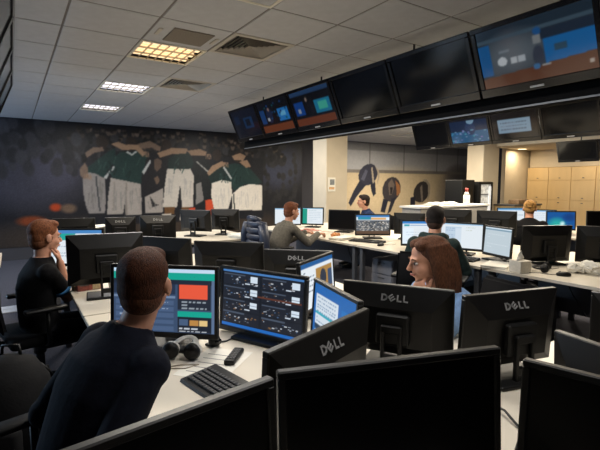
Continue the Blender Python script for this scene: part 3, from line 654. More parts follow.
monitor('black monitor back over the pale split page screen', (4.62, 3.78), (4.8, 3.36), 1.14, None, .30, True, logo=False)
monitor('black monitor back over the pale grey screen', (4.82, 3.3), (4.95, 2.86), 1.14, None, .30, True, logo=False)
# -- third row
monitor('lit spreadsheet monitor left of the blonde woman', (6.78, 4.27), (7.16, 4.0), 1.07, 'sheet', .29)
monitor('lit white monitor right of the blonde woman', (6.86, 3.85), (7.06, 3.45), 1.06, 'white_doc', .29)
monitor('lit aqua and blue monitor farthest right in the third row', (6.66, 3.40), (6.96, 3.12), 1.06, 'desktop_aqua', .29)
monitor('dark monitor right of the aqua screen in the third row', (7.0, 3.0), (7.3, 2.66), 1.07, None, .29)
monitor('dark monitor on the desk at the far left edge', (-.62, 5.3), (-.16, 5.36), 1.12, None, .33)

# ------------------------------------------------------------------ office chairs
def make_chair(label):
    t = thing('office_chair', label, 'chair', group='black office swivel chairs')
    s = MB(); s.box((0, 0.02, .445), (.48, .46, .07), .03, None, 3); s.build('seat', M_CHAIR, t, True)
    b = MB(); b.hexa([(-.23, -.215, .53), (.23, -.215, .53), (.23, -.26, .53), (-.23, -.26, .53)], [(-.2, -.27, .91), (.2, -.27, .91), (.2, -.31, .91), (-.2, -.31, .91)])
    bmesh.ops.bevel(b.bm, geom=b.bm.edges[:], offset=.018, segments=3, affect='EDGES'); b.build('backrest', M_CHAIR, t, True)
    MB().tube([(0, -.12, .40), (0, -.27, .42), (0, -.30, .55), (0, -.305, .72)], [(.02, .035)] * 4, 8).build('back_support', M_BLACK, t, True)
    for sx in (-1, 1):
        a = MB().box((sx * .275, -.01, .66), (.07, .25, .028), .012, None, 2).build('armrest', M_BLACK, t, True)
        MB().tube([(sx * .2, 0, .41), (sx * .275, 0, .43), (sx * .275, 0, .65)], .014, 8).build('arm_post', M_BLACK, a, True)
    MB().cyl((0, 0, .1), .028, .31, 14).cyl((0, 0, .3), .04, .1, 14).build('gas_column', M_CHROME, t, True)
    for k in range(5):
        a = 2 * math.pi * k / 5 + .3; dx, dy = math.cos(a), math.sin(a)
        lg = MB().tube([(0, 0, .12), (dx * .18, dy * .18, .11), (dx * .3, dy * .3, .075)], [.03, .024, .018], 8).build('base_leg', M_BLACK, t, True)
        MB().tube([(dx * .3 - dy * .022, dy * .3 + dx * .022, .03), (dx * .3 + dy * .022, dy * .3 - dx * .022, .03)], .03, 14).build('castor', M_BLACK, lg, True)
    return t
chair0 = make_chair('x'); chair_used = [False]
def chair(label, x, y, rz):
    o = chair0 if not chair_used[0] else copy_tree(chair0); chair_used[0] = True
    o.location = (x, y, 0); o.rotation_euler.z = rz; o['label'] = label; return o

# ------------------------------------------------------------------ people
M_SKIN = mat('skin', (190, 138, 112), 0.5, var=0.06, scale=25, bump=0.05, spec=0.35)
M_LIPS = mat('lips', (160, 92, 82), 0.45)
M_EYEW = mat('eye_white', (176, 166, 158), 0.25); M_IRIS = mat('eye_iris', (46, 36, 28), 0.2)
def hair_mat(name, rgb): return mat(name, rgb, 0.7, var=0.5, scale=60, bump=0.8, bscale=150, stretch=(3, 3, .8), spec=0.2)
def ik(S, W, l1, l2, hint):
    d = W - S; L = min(max(d.length, abs(l1 - l2) + .01), l1 + l2 - .004); dn = d.normalized()
    a = (l1 * l1 - l2 * l2 + L * L) / (2 * L); h = math.sqrt(max(l1 * l1 - a * a, 0))
    hp = hint - dn * hint.dot(dn); hp.normalize()
    return S + dn * a + hp * h, S + dn * L
def limb(m, pts, rad, n=5, seg=14):
    P, Q = [], []
    for i in range(len(pts) - 1):
        for k in range(n):
            f = k / n; P.append(Vector(pts[i]).lerp(Vector(pts[i + 1]), f)); Q.append(rad[i] * (1 - f) + rad[i + 1] * f)
    P.append(Vector(pts[-1])); Q.append(rad[-1]); m.tube(P, Q, seg)
    for p, r in zip(pts, rad): m.ell(p, (r, r, r), 2)
def hand(m, W, d, nrm, side, curl=35, spread=4):
    """W wrist, d along the hand, nrm out of the back of the hand, side towards the thumb"""
    d = d.normalized(); nrm = (nrm - d * nrm.dot(d)).normalized(); s = d.cross(nrm).normalized()
    if s.dot(side) < 0: s = -s
    m.loft([(W - d * .01, s, nrm, .026, .02), (W + d * .02, s, nrm, .034, .018), (W + d * .06, s, nrm, .042, .016), (W + d * .09, s, nrm, .041, .013)], 14)
    m.ell(W + d * .088, (.04, .04, .014), 2, Matrix((s, d, nrm)).transposed()) if False else None
    for k, (off, ln) in enumerate(((.032, .068), (.011, .077), (-.011, .072), (-.031, .056))):
        b = W + d * (.085 - abs(k - 1.2) * .005) + s * off; dirv = (Matrix.Rotation(R(spread * (1.5 - k)), 3, nrm) @ d) if s.dot(nrm.cross(d)) < 0 else (Matrix.Rotation(R(-spread * (1.5 - k)), 3, nrm) @ d)
        P = [b - dirv * .02, b]; ax = dirv.cross(nrm).normalized(); cur = dirv
        for f in (.45, .32, .23):
            cur = Matrix.Rotation(R(-curl), 3, ax) @ cur
            P.append(P[-1] + cur * ln * f)
        m.tube(P, [.0095, .0098, .009, .0085, .0068], 8); m.ell(P[-1], (.007,) * 3, 1)
    b = W + d * .03 + s * .028 - nrm * .004
    t1 = (d * .65 + s * .75 - nrm * .25).normalized(); t2 = (d * .9 + s * .35 - nrm * .35).normalized()
    m.tube([b - t1 * .02, b + t1 * .03, b + t1 * .03 + t2 * .028, b + t1 * .03 + t2 * .052], [.014, .0125, .011, .0085], 8); m.ell(b + t1 * .03 + t2 * .052, (.0088,) * 3, 1)
def person(label, loc, rz, lean=15, side=0, hyaw=0, hpitch=0, rh=None, lh=None, rdir=None, ldir=None, top=(30, 30, 34), sleeve='long', hair=(60, 42, 30), style='short', top_name='shirt', skin=None, scale=1.0, fine=True, cuff=None, hipz=.50, curl=35, rhint=None, lhint=None):
    t = thing('person', label, 'person', loc, rz, None); t.scale = (scale,) * 3
    sk = skin or M_SKIN
    hip = Vector((0, 0, hipz)); a = R(lean); b = R(side)
    sp = Vector((math.sin(b), math.sin(a), math.cos(a) * math.cos(b))).normalized(); xr = Vector((1, 0, 0)); xr = (xr - sp * xr.dot(sp)).normalized(); fw = sp.cross(xr)
    fw = -fw if fw.y < 0 else fw
    bend = lambda h: hip + sp * h + fw * (.035 * math.sin(math.pi * h / .5) * -1)
    neck = hip + sp * .52 + fw * .01
    Sh = {s: hip + sp * .452 + xr * s * .168 for s in (1, -1)}
    Rh = Matrix.Rotation(R(hyaw), 3, 'Z') @ Matrix.Rotation(R(-hpitch), 3, 'X')
    hc = neck + (sp * .55 + Vector((0, 0, .45)) + Vector((0, .12, 0))).normalized() * .155
    HM = Matrix.Translation(hc) @ Rh.to_4x4()
    chin = lambda s_: tuple(HM @ Vector((s_ * .05, .085, -.185)))
    chind = lambda s_: tuple(Rh @ Vector((-s_ * .35, -.12, 1)))
    nrmv = {1: Vector((0, 0, 1)), -1: Vector((0, 0, 1))}
    if rh == 'chin': rh, rdir = chin(1), chind(1); nrmv[1] = Rh @ Vector((.5, 1, .2))
    if lh == 'chin': lh, ldir = chin(-1), chind(-1); nrmv[-1] = Rh @ Vector((-.5, 1, .2))
    wr = {1: Vector(rh) if rh else Vector((.2, .42, hipz + .22)), -1: Vector(lh) if lh else Vector((-.2, .42, hipz + .22))}
    hd = {1: Vector(rdir) if rdir else Vector((-.1, 1, 0)), -1: Vector(ldir) if ldir else Vector((.1, 1, 0))}
    hints = {1: Vector(rhint) if rhint else Vector((.5, -.4, -1)), -1: Vector(lhint) if lhint else Vector((-.5, -.4, -1))}
    arms = {}
    for s in (1, -1): E, Wp = ik(Sh[s], wr[s], .29, .255, hints[s]); arms[s] = (Sh[s], E, Wp)
    knee = {s: Vector((s * .13, .43, hipz - .02)) for s in (1, -1)}; ank = {s: Vector((s * .14, .40, .09)) for s in (1, -1)}
    def torso(m, k):
        m.loft([(hip - sp * .07, xr, fw, .14 + k, .10 + k), (hip, xr, fw, .165 + k, .115 + k), (bend(.1), xr, fw, .155 + k, .11 + k), (bend(.2), xr, fw, .15 + k, .105 + k), (bend(.32), xr, fw, .168 + k, .112 + k),
                (bend(.41), xr, fw, .175 + k, .105 + k), (bend(.465), xr, fw, .165 + k, .082 + k), (hip + sp * .498, xr, fw, .115 + k, .068 + k), (hip + sp * .535, xr, fw, .055 + k, .055 + k)], 24)
        for s in (1, -1): m.ell(Sh[s] - sp * .012, (.055 + k,) * 3, 2)
    m = MB(); torso(m, 0)
    for s in (1, -1):
        S_, E_, W_ = arms[s]; limb(m, [S_, E_, W_], [.05, .041, .027])
        limb(m, [hip + xr * s * .09, knee[s], ank[s]], [.085, .06, .042])
        m.tube([ank[s] + Vector((0, -.05, -.05)), ank[s] + Vector((0, .02, -.045)), ank[s] + Vector((0, .15, -.06))], [.035, .045, .03], 10)
        hand(m, W_, hd[s], nrmv[s], Vector((-s, 0, .2)) if nrmv[s].z > .9 else Rh @ Vector((-s * .4, -.6, .3)), curl)
    m.tube([neck - sp * .05, hc + Rh @ Vector((0, -.02, -.06))], [.058, .052], 16)
    for c_, r_ in (((0, -.012, .03), (.074, .095, .088)), ((0, .02, -.03), (.061, .072, .082)), ((0, .052, -.09), (.030, .030, .022)), ((0, .074, .02), (.048, .02, .014)), ((.034, .054, -.035), (.028, .03, .028)), ((-.034, .054, -.035), (.028, .03, .028)), ((0, .04, -.066), (.046, .046, .036)), ((0, .084, -.06), (.02, .012, .017))):
        m.ell(c_, r_, 3, None, HM)
    m.tube([(0, .088, .014), (0, .1, -.008), (0, .112, -.03)], [.007, .009, .0125], 8, HM); m.ell((0, .107, -.031), (.016, .012, .009), 2, None, HM)
    for s in (1, -1): m.ell((s * .08, -.012, -.008), (.011, .021, .033), 2, None, HM)
    m.voxel('body', sk, t, .0062 if fine else .009, 2, .5)
    for s in (1, -1):
        e = MB().ell((s * .031, .0755, .0), (.0135, .0115, .008), 2, None, HM).build('eye', M_EYEW, t, True)
        MB().ell((s * .031, .0862, .0), (.0075, .0035, .0072), 2, None, HM).build('iris', M_IRIS, e, True)
    hm = hair_mat('hair_%d_%d_%d' % hair, hair)
    for s in (1, -1): MB().tube([(s * .014, .092, .021), (s * .034, .091, .026), (s * .05, .078, .021)], [.003, .0042, .002], 6, HM).build('eyebrow', hm, t, True)
    MB().tube([(-.021, .088, -.062), (-.008, .0985, -.0585), (0, .0985, -.06), (.008, .0985, -.0585), (.021, .088, -.062)], [.002, .0058, .005, .0058, .002], 8, HM).build('lips', M_LIPS, t, True)
    # clothes
    m = MB(); torso(m, .014)
    for s in (1, -1):
        S_, E_, W_ = arms[s]
        if sleeve == 'long': limb(m, [S_, E_, E_.lerp(W_, .93)], [.06, .054, .041])
        else: limb(m, [S_, S_.lerp(E_, .62)], [.06, .062])
    if top_name == 'hoodie':
        m.tube([neck + Vector((.1, .03, -.01)), neck + Vector((.09, -.06, .0)), neck + Vector((0, -.11, -.03)), neck + Vector((-.09, -.06, 0)), neck + Vector((-.1, .03, -.01))], [.03, .045, .06, .045, .03], 12)
    elif top_name in ('jacket', 'sweater'):
        m.tube([neck + Vector((.062, .03, -.005)), neck + Vector((.06, -.03, .012)), neck + Vector((0, -.068, .02)), neck + Vector((-.06, -.03, .012)), neck + Vector((-.062, .03, -.005))], [.014, .018, .02, .018, .014], 10)
    sh_ = m.voxel(top_name, mat('%s_%d_%d_%d' % ((top_name,) + top), top, 0.9, var=0.2, scale=40, bump=0.35, bscale=60, spec=0.2), t, .009 if fine else .012, 2)
    if cuff:
        for s in (1, -1):
            S_, E_, W_ = arms[s]; p = S_.lerp(E_, .60); q = S_.lerp(E_, .72)
            MB().tube([p, q], .064, 18).build('cuff', mat('cuff', cuff, .8), sh_, True)
    m = MB(); m.loft([(hip - sp * .075, xr, fw, .15, .11), (hip + sp * .0, xr, fw, .178, .128), (hip + sp * .06, xr, fw, .172, .124)], 20)
    for s in (1, -1): limb(m, [hip + xr * s * .09 + Vector((0, 0, -.005)), knee[s], ank[s]], [.1, .074, .06])
    m.voxel('trousers', mat('dark_denim', (16, 17, 24), .9, var=.2, scale=80, bump=.2, bscale=200), t, .012, 2)
    for s in (1, -1): MB().tube([ank[s] + Vector((0, -.07, -.055)), ank[s] + Vector((0, .02, -.045)), ank[s] + Vector((0, .12, -.055)), ank[s] + Vector((0, .18, -.062))], [(.035, .035), (.045, .048), (.032, .05), (.02, .035)], 12).build('shoe', M_BLACK, t, True)
    # hair
    m = MB()
    if style == 'short':
        fd = MB(); k_ = .62; fc = tuple(int(h_ * k_ + q_ * (1 - k_) * .8) for h_, q_ in zip(hair, (150, 104, 80)))
        for c_, r_ in (((0, -.044, -.032), (.068, .064, .064)), ((.036, -.014, .0), (.0425, .048, .052)), ((-.036, -.014, .0), (.0425, .048, .052))): fd.ell(c_, r_, 3, None, HM)
        fd.voxel('faded_hair', hair_mat('hair_%d_%d_%d' % fc, fc), t, .0055 if fine else .008, 3)
        for c_, r_ in (((0, -.022, .044), (.081, .098, .084)), ((0, -.052, .0), (.073, .06, .072)), ((0, .04, .092), (.058, .044, .03)), ((.043, -.02, .025), (.036, .05, .045)), ((-.043, -.02, .025), (.036, .05, .045))): m.ell(c_, r_, 3, None, HM)
        for k in range(90):
            an = rng.uniform(0, 2 * math.pi); q = rng.uniform(.1, .95); v = Vector((math.sin(an) * q * .078, -.02 + math.cos(an) * q * .09, .045 + .08 * math.sqrt(1 - q * q)))
            m.tube([v * .97, v * 1.03 + Vector((rng.normal(0, .004), .012, .0))], [.007, .003], 5, HM)
    elif style == 'long':
        for c_, r_ in (((0, -.028, .045), (.085, .1, .084)), ((0, -.055, -.02), (.082, .066, .1)), ((.03, .036, .088), (.045, .04, .03)), ((-.034, .03, .09), (.04, .04, .028))): m.ell(c_, r_, 3, None, HM)
        for s in (1, -1):
            for k in range(9):
                f = k / 8; y = .012 - .1 * f
                m.tube([(s * .02, y * .6 + .01, .118 - .02 * f), (s * .068, y, .075), (s * (.084 + rng.uniform(-.004, .008)), y - .008, -.01), (s * (.086 + rng.uniform(-.01, .014)), y - .015, -.1), (s * (.08 + rng.uniform(-.015, .02)), y - .012 + rng.uniform(-.01, .01), -.19 - rng.uniform(0, .05))], [.014, .016, .016, .015, .005], 7, HM)
        for k in range(9):
            x = -.07 + .0175 * k
            m.tube([(x * .5, -.06, .11), (x, -.115, .03), (x * 1.1, -.12, -.08), (x * 1.15 + rng.uniform(-.01, .01), -.105, -.22 - rng.uniform(0, .04))], [.015, .018, .018, .005], 7, HM)
    elif style == 'bun':
        for c_, r_ in (((0, -.024, .045), (.083, .1, .082)), ((0, -.055, .0), (.074, .058, .068)), ((0, -.1, .075), (.048, .04, .045)), ((0, .045, .096), (.06, .042, .03))): m.ell(c_, r_, 3, None, HM)
        for k in range(40):
            an = rng.uniform(0, 2 * math.pi); m.tube([(math.cos(an) * .03, -.11, .075 + math.sin(an) * .03), (math.cos(an) * .06, -.12 - rng.uniform(0, .02), .075 + math.sin(an) * .055)], [.01, .003], 5, HM)
    m.voxel('hair', hm, t, .0055 if fine else .008, 2 if style == 'long' else 5)
    return t

person('man seen from behind in a dark navy jacket at the nearest lit screens', (.115, 1.43, 0), R(-76), lean=22, hyaw=42, hpitch=0, rh=(.10, .2, .60), lh=(-.10, .2, .60), rhint=(.1, -.5, -1), lhint=(-.1, -.5, -1), top=(9, 13, 26), hair=(66, 36, 20), top_name='jacket')
person('man at left in black short sleeves resting his hand on his mouth', (.13, 3.44, 0), R(-80), lean=2, hyaw=12, hpitch=5, hipz=.46, scale=.97, rh='chin', rhint=(.15, .05, -1), lh=(-.12, .45, .77), top=(9, 9, 11), sleeve='short', cuff=(60, 120, 170), hair=(112, 66, 40))
person('woman with long brown hair leaning on her hand behind the monitor', (2.03, 1.42, 0), R(80), lean=26, hyaw=-20, hpitch=10, lh='chin', lhint=(-.6, .5, -1), rh=(.22, .40, .77), top=(120, 150, 190), hair=(84, 52, 34), style='long', scale=.97, top_name='blouse')
person('man in a grey sweater reaching across his desk', (2.86, 4.9, 0), R(-92), lean=20, hipz=.465, hyaw=-2, hpitch=8, rh=(.12, .58, .79), lh=(-.16, .56, .79), top=(104, 100, 92), hair=(104, 60, 38), top_name='sweater')
person('man in dark blue facing left beyond the black monitor', (5.32, 5.72, 0), R(62), lean=14, hyaw=-4, top=(26, 40, 72), hair=(34, 26, 22), fine=False, top_name='jumper')
person('man seen from behind in a dark green hoodie at white screens', (3.02, 2.52, 0), R(-62), lean=18, hyaw=-2, rh=(.2, .46, .78), lh=(-.2, .46, .78), top=(44, 58, 56), hair=(30, 24, 21), top_name='hoodie')
person('blonde woman in black seen from behind in the third row', (5.86, 3.22, 0), R(-62), lean=16, hyaw=0, top=(16, 16, 18), hair=(176, 132, 76), style='bun', fine=False, top_name='cardigan', hipz=.47)
chair('black office chair under the nearest man', .09, 1.43, R(-76))
chair('black office chair with armrests under the left man', .11, 3.44, R(-80))
chair('black office chair under the brown haired woman', 2.06, 1.42, R(80))
chair('black office chair under the grey sweater man with a padded jacket on it', 2.84, 4.9, R(-92))
chair('black office chair under the man in the hoodie', 3.0, 2.5, R(-62))
chair('black office chair under the blonde woman', 5.83, 3.2, R(-62))
chair('black office chair under the man facing left', 5.35, 5.7, R(62))

# ------------------------------------------------------------------ things on and around the desks
def keyboard(label, x, y, rz, z=DZ):
    t = thing('keyboard', label, 'keyboard', (x, y, z), rz, 'computer keyboards')
    MB().hexa([(-.225, -.078, 0), (.225, -.078, 0), (.225, .078, 0), (-.225, .078, 0)], [(-.222, -.075, .012), (.222, -.075, .012), (.222, .075, .026), (-.222, .075, .026)]).build('case', M_BLACK, t)
    k = MB()
    for r in range(5):
        for q in range(15 if r else 14): k.box((-.198 + q * .0185 + (r % 3) * .004, -.05 + r * .0205, .0185 + r * .0019), (.0155, .0165, .009), .002)
        for q in range(4): k.box((.135 + q * .0195, -.05 + r * .0205, .0185 + r * .0019), (.016, .0165, .009), .002)
    o = k.build('keys', mat('keycaps', (44, 43, 42), .5, var=.1), t); o['kind'] = 'stuff'
    return t
keyboard('black keyboard on the nearest white desk', .60, 1.335, R(-80))
keyboard('black keyboard below the crowd picture screen', 3.72, 4.1, R(-70))
keyboard('dark blue lit keyboard beside the man in the hoodie', 3.60, 2.70, R(-80))
keyboard('black keyboard below the switched off monitor at the bottom centre', .56, .42, R(-18))
def mouse(label, x, y, rz):
    t = thing('computer_mouse', label, 'mouse', (x, y, DZ), rz, 'computer mice')
    m = MB().ell((0, 0, .012), (.031, .055, .024), 3)
    for v in m.bm.verts: v.co.z = max(v.co.z, .001)
    m.build('shell', M_BLACK, t, True)
    MB().tube([(0, .02, .034), (0, .036, .03)], .006, 8).build('scroll_wheel', M_GREYM, t, True)
    MB().tube([(0, .054, .008), (.02, .11, .004), (.06, .16, .004), (.05, .24, .004)], .0022, 6).build('cable', M_CABLE, t, True)
mouse('black mouse with curled cable right of the tissue box', 3.64, 1.70, R(40))
mouse('black mouse right of the keyboard by the crowd picture screen', 3.62, 3.75, R(-80))
# headphones lying on the near desk
t = thing('headphones', 'white headphones with black ear pads lying on the nearest desk', 'headphones', (.565, 1.75, DZ), R(-40))
pts = [(.05 * math.cos(a) , .0 + .10 * math.sin(a) * .8 , .045 + .02 * math.sin(a)) for a in np.linspace(0, math.pi, 12)]
MB().tube(pts, [(.006, .013)] * 12, 8).build('headband', M_WHITE, t, True)
for s in (-1, 1):
    c_ = MB().tube([(s * .05, .012, .038), (s * .046, -.014, .038)], [.032, .034], 20).build('ear_cup', M_WHITE, t, True)
    MB().tube([(s * .047, -.012, .038), (s * .045, -.03, .038)], [.036, .032], 20).build('ear_pad', M_BLACK, c_, True)
MB().tube([(-.07, .01, .01), (-.1, -.05, .003), (-.04, -.11, .003), (.05, -.1, .003), (.09, -.06, .003), (.02, -.07, .003), (-.07, -.12, .003), (-.02, -.16, .003)], .0025, 6).build('cable', mat('pale_cable', (150, 138, 118), .5), t, True)
t = thing('webcam', 'small black webcam lying behind the headphones', 'webcam', (.73, 1.81, DZ), R(20))
MB().ell((0, 0, .028), (.028, .026, .028), 3).build('body', M_BLACK, t, True); MB().tube([(0, -.02, .028), (0, -.034, .028)], .014, 14).build('lens', M_TVCASE, t, True); MB().box((0, .012, .006), (.05, .05, .012), .004).build('clip', M_BLACK, t)
tag(MB().tube([(.75, 1.83, DZ + .006), (.8, 1.83, DZ + .004), (.86, 1.86, DZ + .004), (.93, 1.83, DZ + .005), (.97, 1.86, DZ + .004)], .004, 6).build('power_cable', M_CABLE, None, True), 'black cable running from the webcam to the grid table screen', 'cable')
t = thing('remote_control', 'black handheld remote with grey keys lying on the nearest desk', 'remote', (.745, 1.63, DZ), R(-42))
MB().box((0, 0, .011), (.045, .15, .022), .007, None, 2).build('body', M_BLACK, t)
for r in range(6):
    for q in range(3): MB().box((-.012 + q * .012, -.05 + r * .018, .023), (.008, .009, .003)).build('key', M_GREYM, t)
t = thing('paper_sheet', 'printed paper sheet lying beside the headphones', 'paper', (.66, 1.63, DZ), R(-50))
MB().box((0, 0, .0006), (.21, .297, .001)).build('sheet', M_PAPER, t)
for k in range(5): MB().box((0, -.1 + k * .045, .0013), (.15, .004, .0004)).build('text_line', M_GREYM, t)
# left man's desk
t = thing('snack_box', 'patterned red and cream snack box below the dark monitor', 'box', (.41, 3.29, DZ), R(8))
MB().box((0, 0, .05), (.15, .06, .1), .002).build('carton', mat('carton_red', (138, 72, 58), .6, var=.5, scale=40), t)
MB().box((.045, -.0315, .05), (.05, .002, .09)).build('printed_panel', mat('carton_cream', (180, 158, 120), .6, var=.3, scale=60), t)
MB().box((-.03, -.0315, .06), (.06, .002, .05)).build('printed_panel', mat('carton_grey', (90, 84, 84), .6, var=.4, scale=60), t)
t = thing('sauce_bottle', 'slim bottle with orange label beside the snack box', 'bottle', (.335, 3.33, DZ), 0)
MB().cyl((0, 0, 0), .024, .13, 16).cyl((0, 0, .13), .024, .05, 16, .011).build('bottle_body', mat('bottle_cream', (176, 150, 118), .3), t, True)
MB().cyl((0, 0, .18), .012, .025, 12).build('cap', mat('cap_red', (150, 40, 30), .4), t, True); MB().cyl((0, 0, .135), .0245, .035, 16, .018).build('label_band', mat('label_orange', (214, 130, 50), .5), t, True)
t = thing('drinking_cup', 'small white cup behind the snack box', 'cup', (.56, 3.22, DZ), 0)
MB().cyl((0, 0, 0), .028, .085, 18, .036).build('cup_wall', M_WHITE, t, True); MB().cyl((0, 0, .085), .037, .006, 18).build('lid', mat('cup_lid', (120, 60, 50), .4), t, True)
# papers on the monitor tops and desks at the back
def paper_stack(label, x, y, rz, n=5, z=DZ, w=.21, d=.297, colr=None):
    t = thing('paper_stack', label, 'papers', (x, y, z), rz)
    for k in range(n): MB().box((rng.uniform(-.012, .012), rng.uniform(-.012, .012), .004 + k * .008), (w, d, .0075), 0, Matrix.Rotation(rng.uniform(-.15, .15), 4, 'Z')).build('sheet_bundle', M_PAPER, t)
    return t
paper_stack('stack of newspapers on the back desk below the huddle mural', 2.64, 5.40, R(12), 6, w=.3, d=.36)
paper_stack('loose papers beside the bluish monitor back', .86, 5.6, R(10), 30, w=.18)
paper_stack('pale papers below the crowd picture screen', 3.64, 4.5, R(-80), 4)
paper_stack('papers on the desk beside the pale split page screen', 3.58, 2.22, R(-70), 3)
t = thing('document_pile', 'messy pile of red and white slips in front of the grey sweater man', 'papers', (3.66, 5.35, DZ), 0)
for k in range(26):
    MB().box((rng.uniform(-.1, .14), rng.uniform(-.3, .3), .012 + k * .002), (rng.uniform(.05, .12), rng.uniform(.06, .13), .003), 0, Matrix.Rotation(rng.uniform(-.3, .3), 4, 'Z')).build('slip', [M_PAPER, mat('slip_red', (176, 64, 48), .7), mat('slip_pink', (206, 150, 130), .7)][k % 3], t)
t = thing('cake_wrapper', 'crumpled orange and white food wrapper by the crowd picture screen', 'wrapper', (3.72, 4.74, DZ), 0)
m = MB(); m.ell((0, 0, .025), (.07, .06, .035), 3)
for v in m.bm.verts: v.co += Vector(rng.normal(0, .007, 3)); v.co.z = max(v.co.z, 0)
m.build('wrap', mat('wrapper_orange', (196, 132, 76), .5, var=.4, scale=40), t)
m = MB().hexa([(.02, -.09, 0), (.1, -.09, 0), (.1, .0, 0), (.02, .0, 0)], [(.05, -.06, .06), (.07, -.06, .06), (.08, -.03, .05), (.05, -.03, .05)]); m.build('napkin', M_PAPER, t)
# tissue box on the right bench
t = thing('tissue_box', 'white tissue box with a tissue pulled up on the right bench', 'tissue box', (3.5, 1.98, DZ), R(-12))
MB().box((0, 0, .05), (.12, .12, .1), .003).build('carton', mat('tissue_carton', (208, 200, 184), .6, var=.08, scale=60), t)
MB().box((0, 0, .1005), (.07, .025, .001)).build('slot', M_BLACK, t)
m = MB(); m.tube([(0, 0, .095), (0.004, .002, .12), (-.006, .0, .15), (.008, .0, .175)], [(.03, .012), (.036, .016), (.022, .01), (.006, .003)], 10)
for v in m.bm.verts: v.co += Vector(rng.normal(0, .003, 3))
m.build('tissue', M_PAPER, t, True)
t = thing('crumpled_paper', 'crumpled white paper and bag on the right bench', 'paper', (3.92, 1.62, DZ), 0)
for k, (dx, dy, r) in enumerate(((0, 0, .075), (.06, -.08, .055), (-.05, .09, .06))):
    m = MB().ell((dx, dy, r * .6), (r, r * 1.2, r * .75), 3)
    for v in m.bm.verts: v.co += Vector(rng.normal(0, .008, 3)); v.co.z = max(v.co.z, .001)
    m.build('paper_ball', M_PAPER, t)
t = thing('tangled_headset', 'black headset and cables between tissue box and crumpled paper', 'headset', (3.70, 1.90, DZ), R(20))
pts = [(.075 * math.cos(a), .07 * math.sin(a), .03) for a in np.linspace(-.3, math.pi + .3, 12)]
MB().tube(pts, .008, 8).build('headband', M_BLACK, t, True)
for s in (-1, 1): MB().tube([(s * .075, -.02, .035), (s * .055, -.03, .035)], .035, 16).build('ear_cup', M_BLACK, t, True)
MB().tube([(.06, -.02, .02), (.1, .05, .006), (.16, .02, .006), (.12, -.06, .006), (.2, -.1, .006)], .003, 6).build('cable', M_CABLE, t, True)
t = thing('notebook', 'blue notebook on the desk of the man in the hoodie', 'notebook', (3.56, 3.06, DZ), R(-70))
MB().box((0, 0, .008), (.2, .15, .016), .002).build('cover', mat('notebook_blue', (60, 84, 120), .5), t); MB().box((0, .004, .008), (.196, .15, .011)).build('pages', M_PAPER, t)
# under the right bench
t = thing('desk_pedestal', 'grey steel drawer pedestal under the right bench', 'cabinet', (3.95, 3.80, 0), 0)
MB().box((0, 0, .28), (.5, .36, .54), .006).build('body', M_PED, t)
for k in range(3):
    d_ = MB().box((-.256, 0, .1 + k * .18), (.014, .34, .165), .003).build('drawer', M_PED, t); MB().box((-.268, 0, .15 + k * .18), (.012, .1, .012)).build('handle', M_GREYM, d_)
for k, (x, y) in enumerate(((3.9, 2.05), (3.98, 2.75), (3.85, 1.2))):
    t = thing('computer_tower', ['black computer tower under the tissue box bench', 'black computer tower under the hoodie man bench', 'black computer tower under the bench at the right edge'][k], 'computer', (x, y, 0), 0, 'computer towers under the right benches')
    MB().box((0, 0, .22), (.44, .18, .42), .008).build('case', M_BLACK, t); MB().box((-.222, 0, .22), (.006, .17, .4), .003).build('front_panel', M_CASE, t); MB().box((-.226, 0, .36), (.004, .14, .035)).build('drive_bay', M_GREYM, t)
def cable_run(label, pts, r=.005): tag(MB().tube(pts, r, 6).build('hanging_cable', M_CABLE, None, True), label, 'cable', 'cables hanging under the benches')
for k in range(4):
    y = [1.36, 2.3, 3.02, 4.2][k]; cable_run('black cable sagging under the %s' % ['bench end nearest the right edge', 'bench below the mouse and papers', 'bench below the hoodie man', 'bench below the crowd picture screen'][k], [(3.75, y, .66), (3.7, y + .08, .5), (3.74, y + .2, .42), (3.78, y + .32, .55), (3.8, y + .4, .68)])
tag(MB().tube([(1.12, .62, DZ + .004), (1.22, .66, DZ + .006), (1.26, .74, DZ + .02), (1.3, .86, DZ + .006), (1.34, .98, DZ + .004)], .004, 6).build('looped_cable', M_CABLE, None, True), 'black cable looping across the desk between the foreground monitors', 'cable')
# puffer jacket over the grey sweater man's chair back
t = thing('puffer_jacket', 'navy padded puffer jacket draped over the chair of the grey sweater man', 'jacket', (2.57, 4.9, 0), R(-92))
m_puf = mat('navy_nylon', (34, 42, 62), .45, var=.15, bump=.2, bscale=40)
for k in range(7):
    z = .46 + k * .082; wdt = .25 - .008 * abs(k - 2)
    m = MB(); m.tube([(-wdt, .03, z), (-wdt * .6, -.035, z + .006), (0, -.05, z), (wdt * .6, -.035, z + .006), (wdt, .03, z)], [(.04, .03), (.05, .042), (.052, .045), (.05, .042), (.04, .03)], 10); m.build('quilted_band', m_puf, t, True)
for s in (-1, 1):
    sl = MB().tube([(s * .22, -.02, .95), (s * .28, -.03, .8), (s * .29, -.02, .62), (s * .27, .0, .45)], [.06, .062, .056, .045], 12).build('sleeve', m_puf, t, True)
MB().tube([(-.12, 0, 1.0), (-.08, -.06, 1.03), (.08, -.06, 1.03), (.12, 0, 1.0)], .035, 10).build('collar', m_puf, t, True)
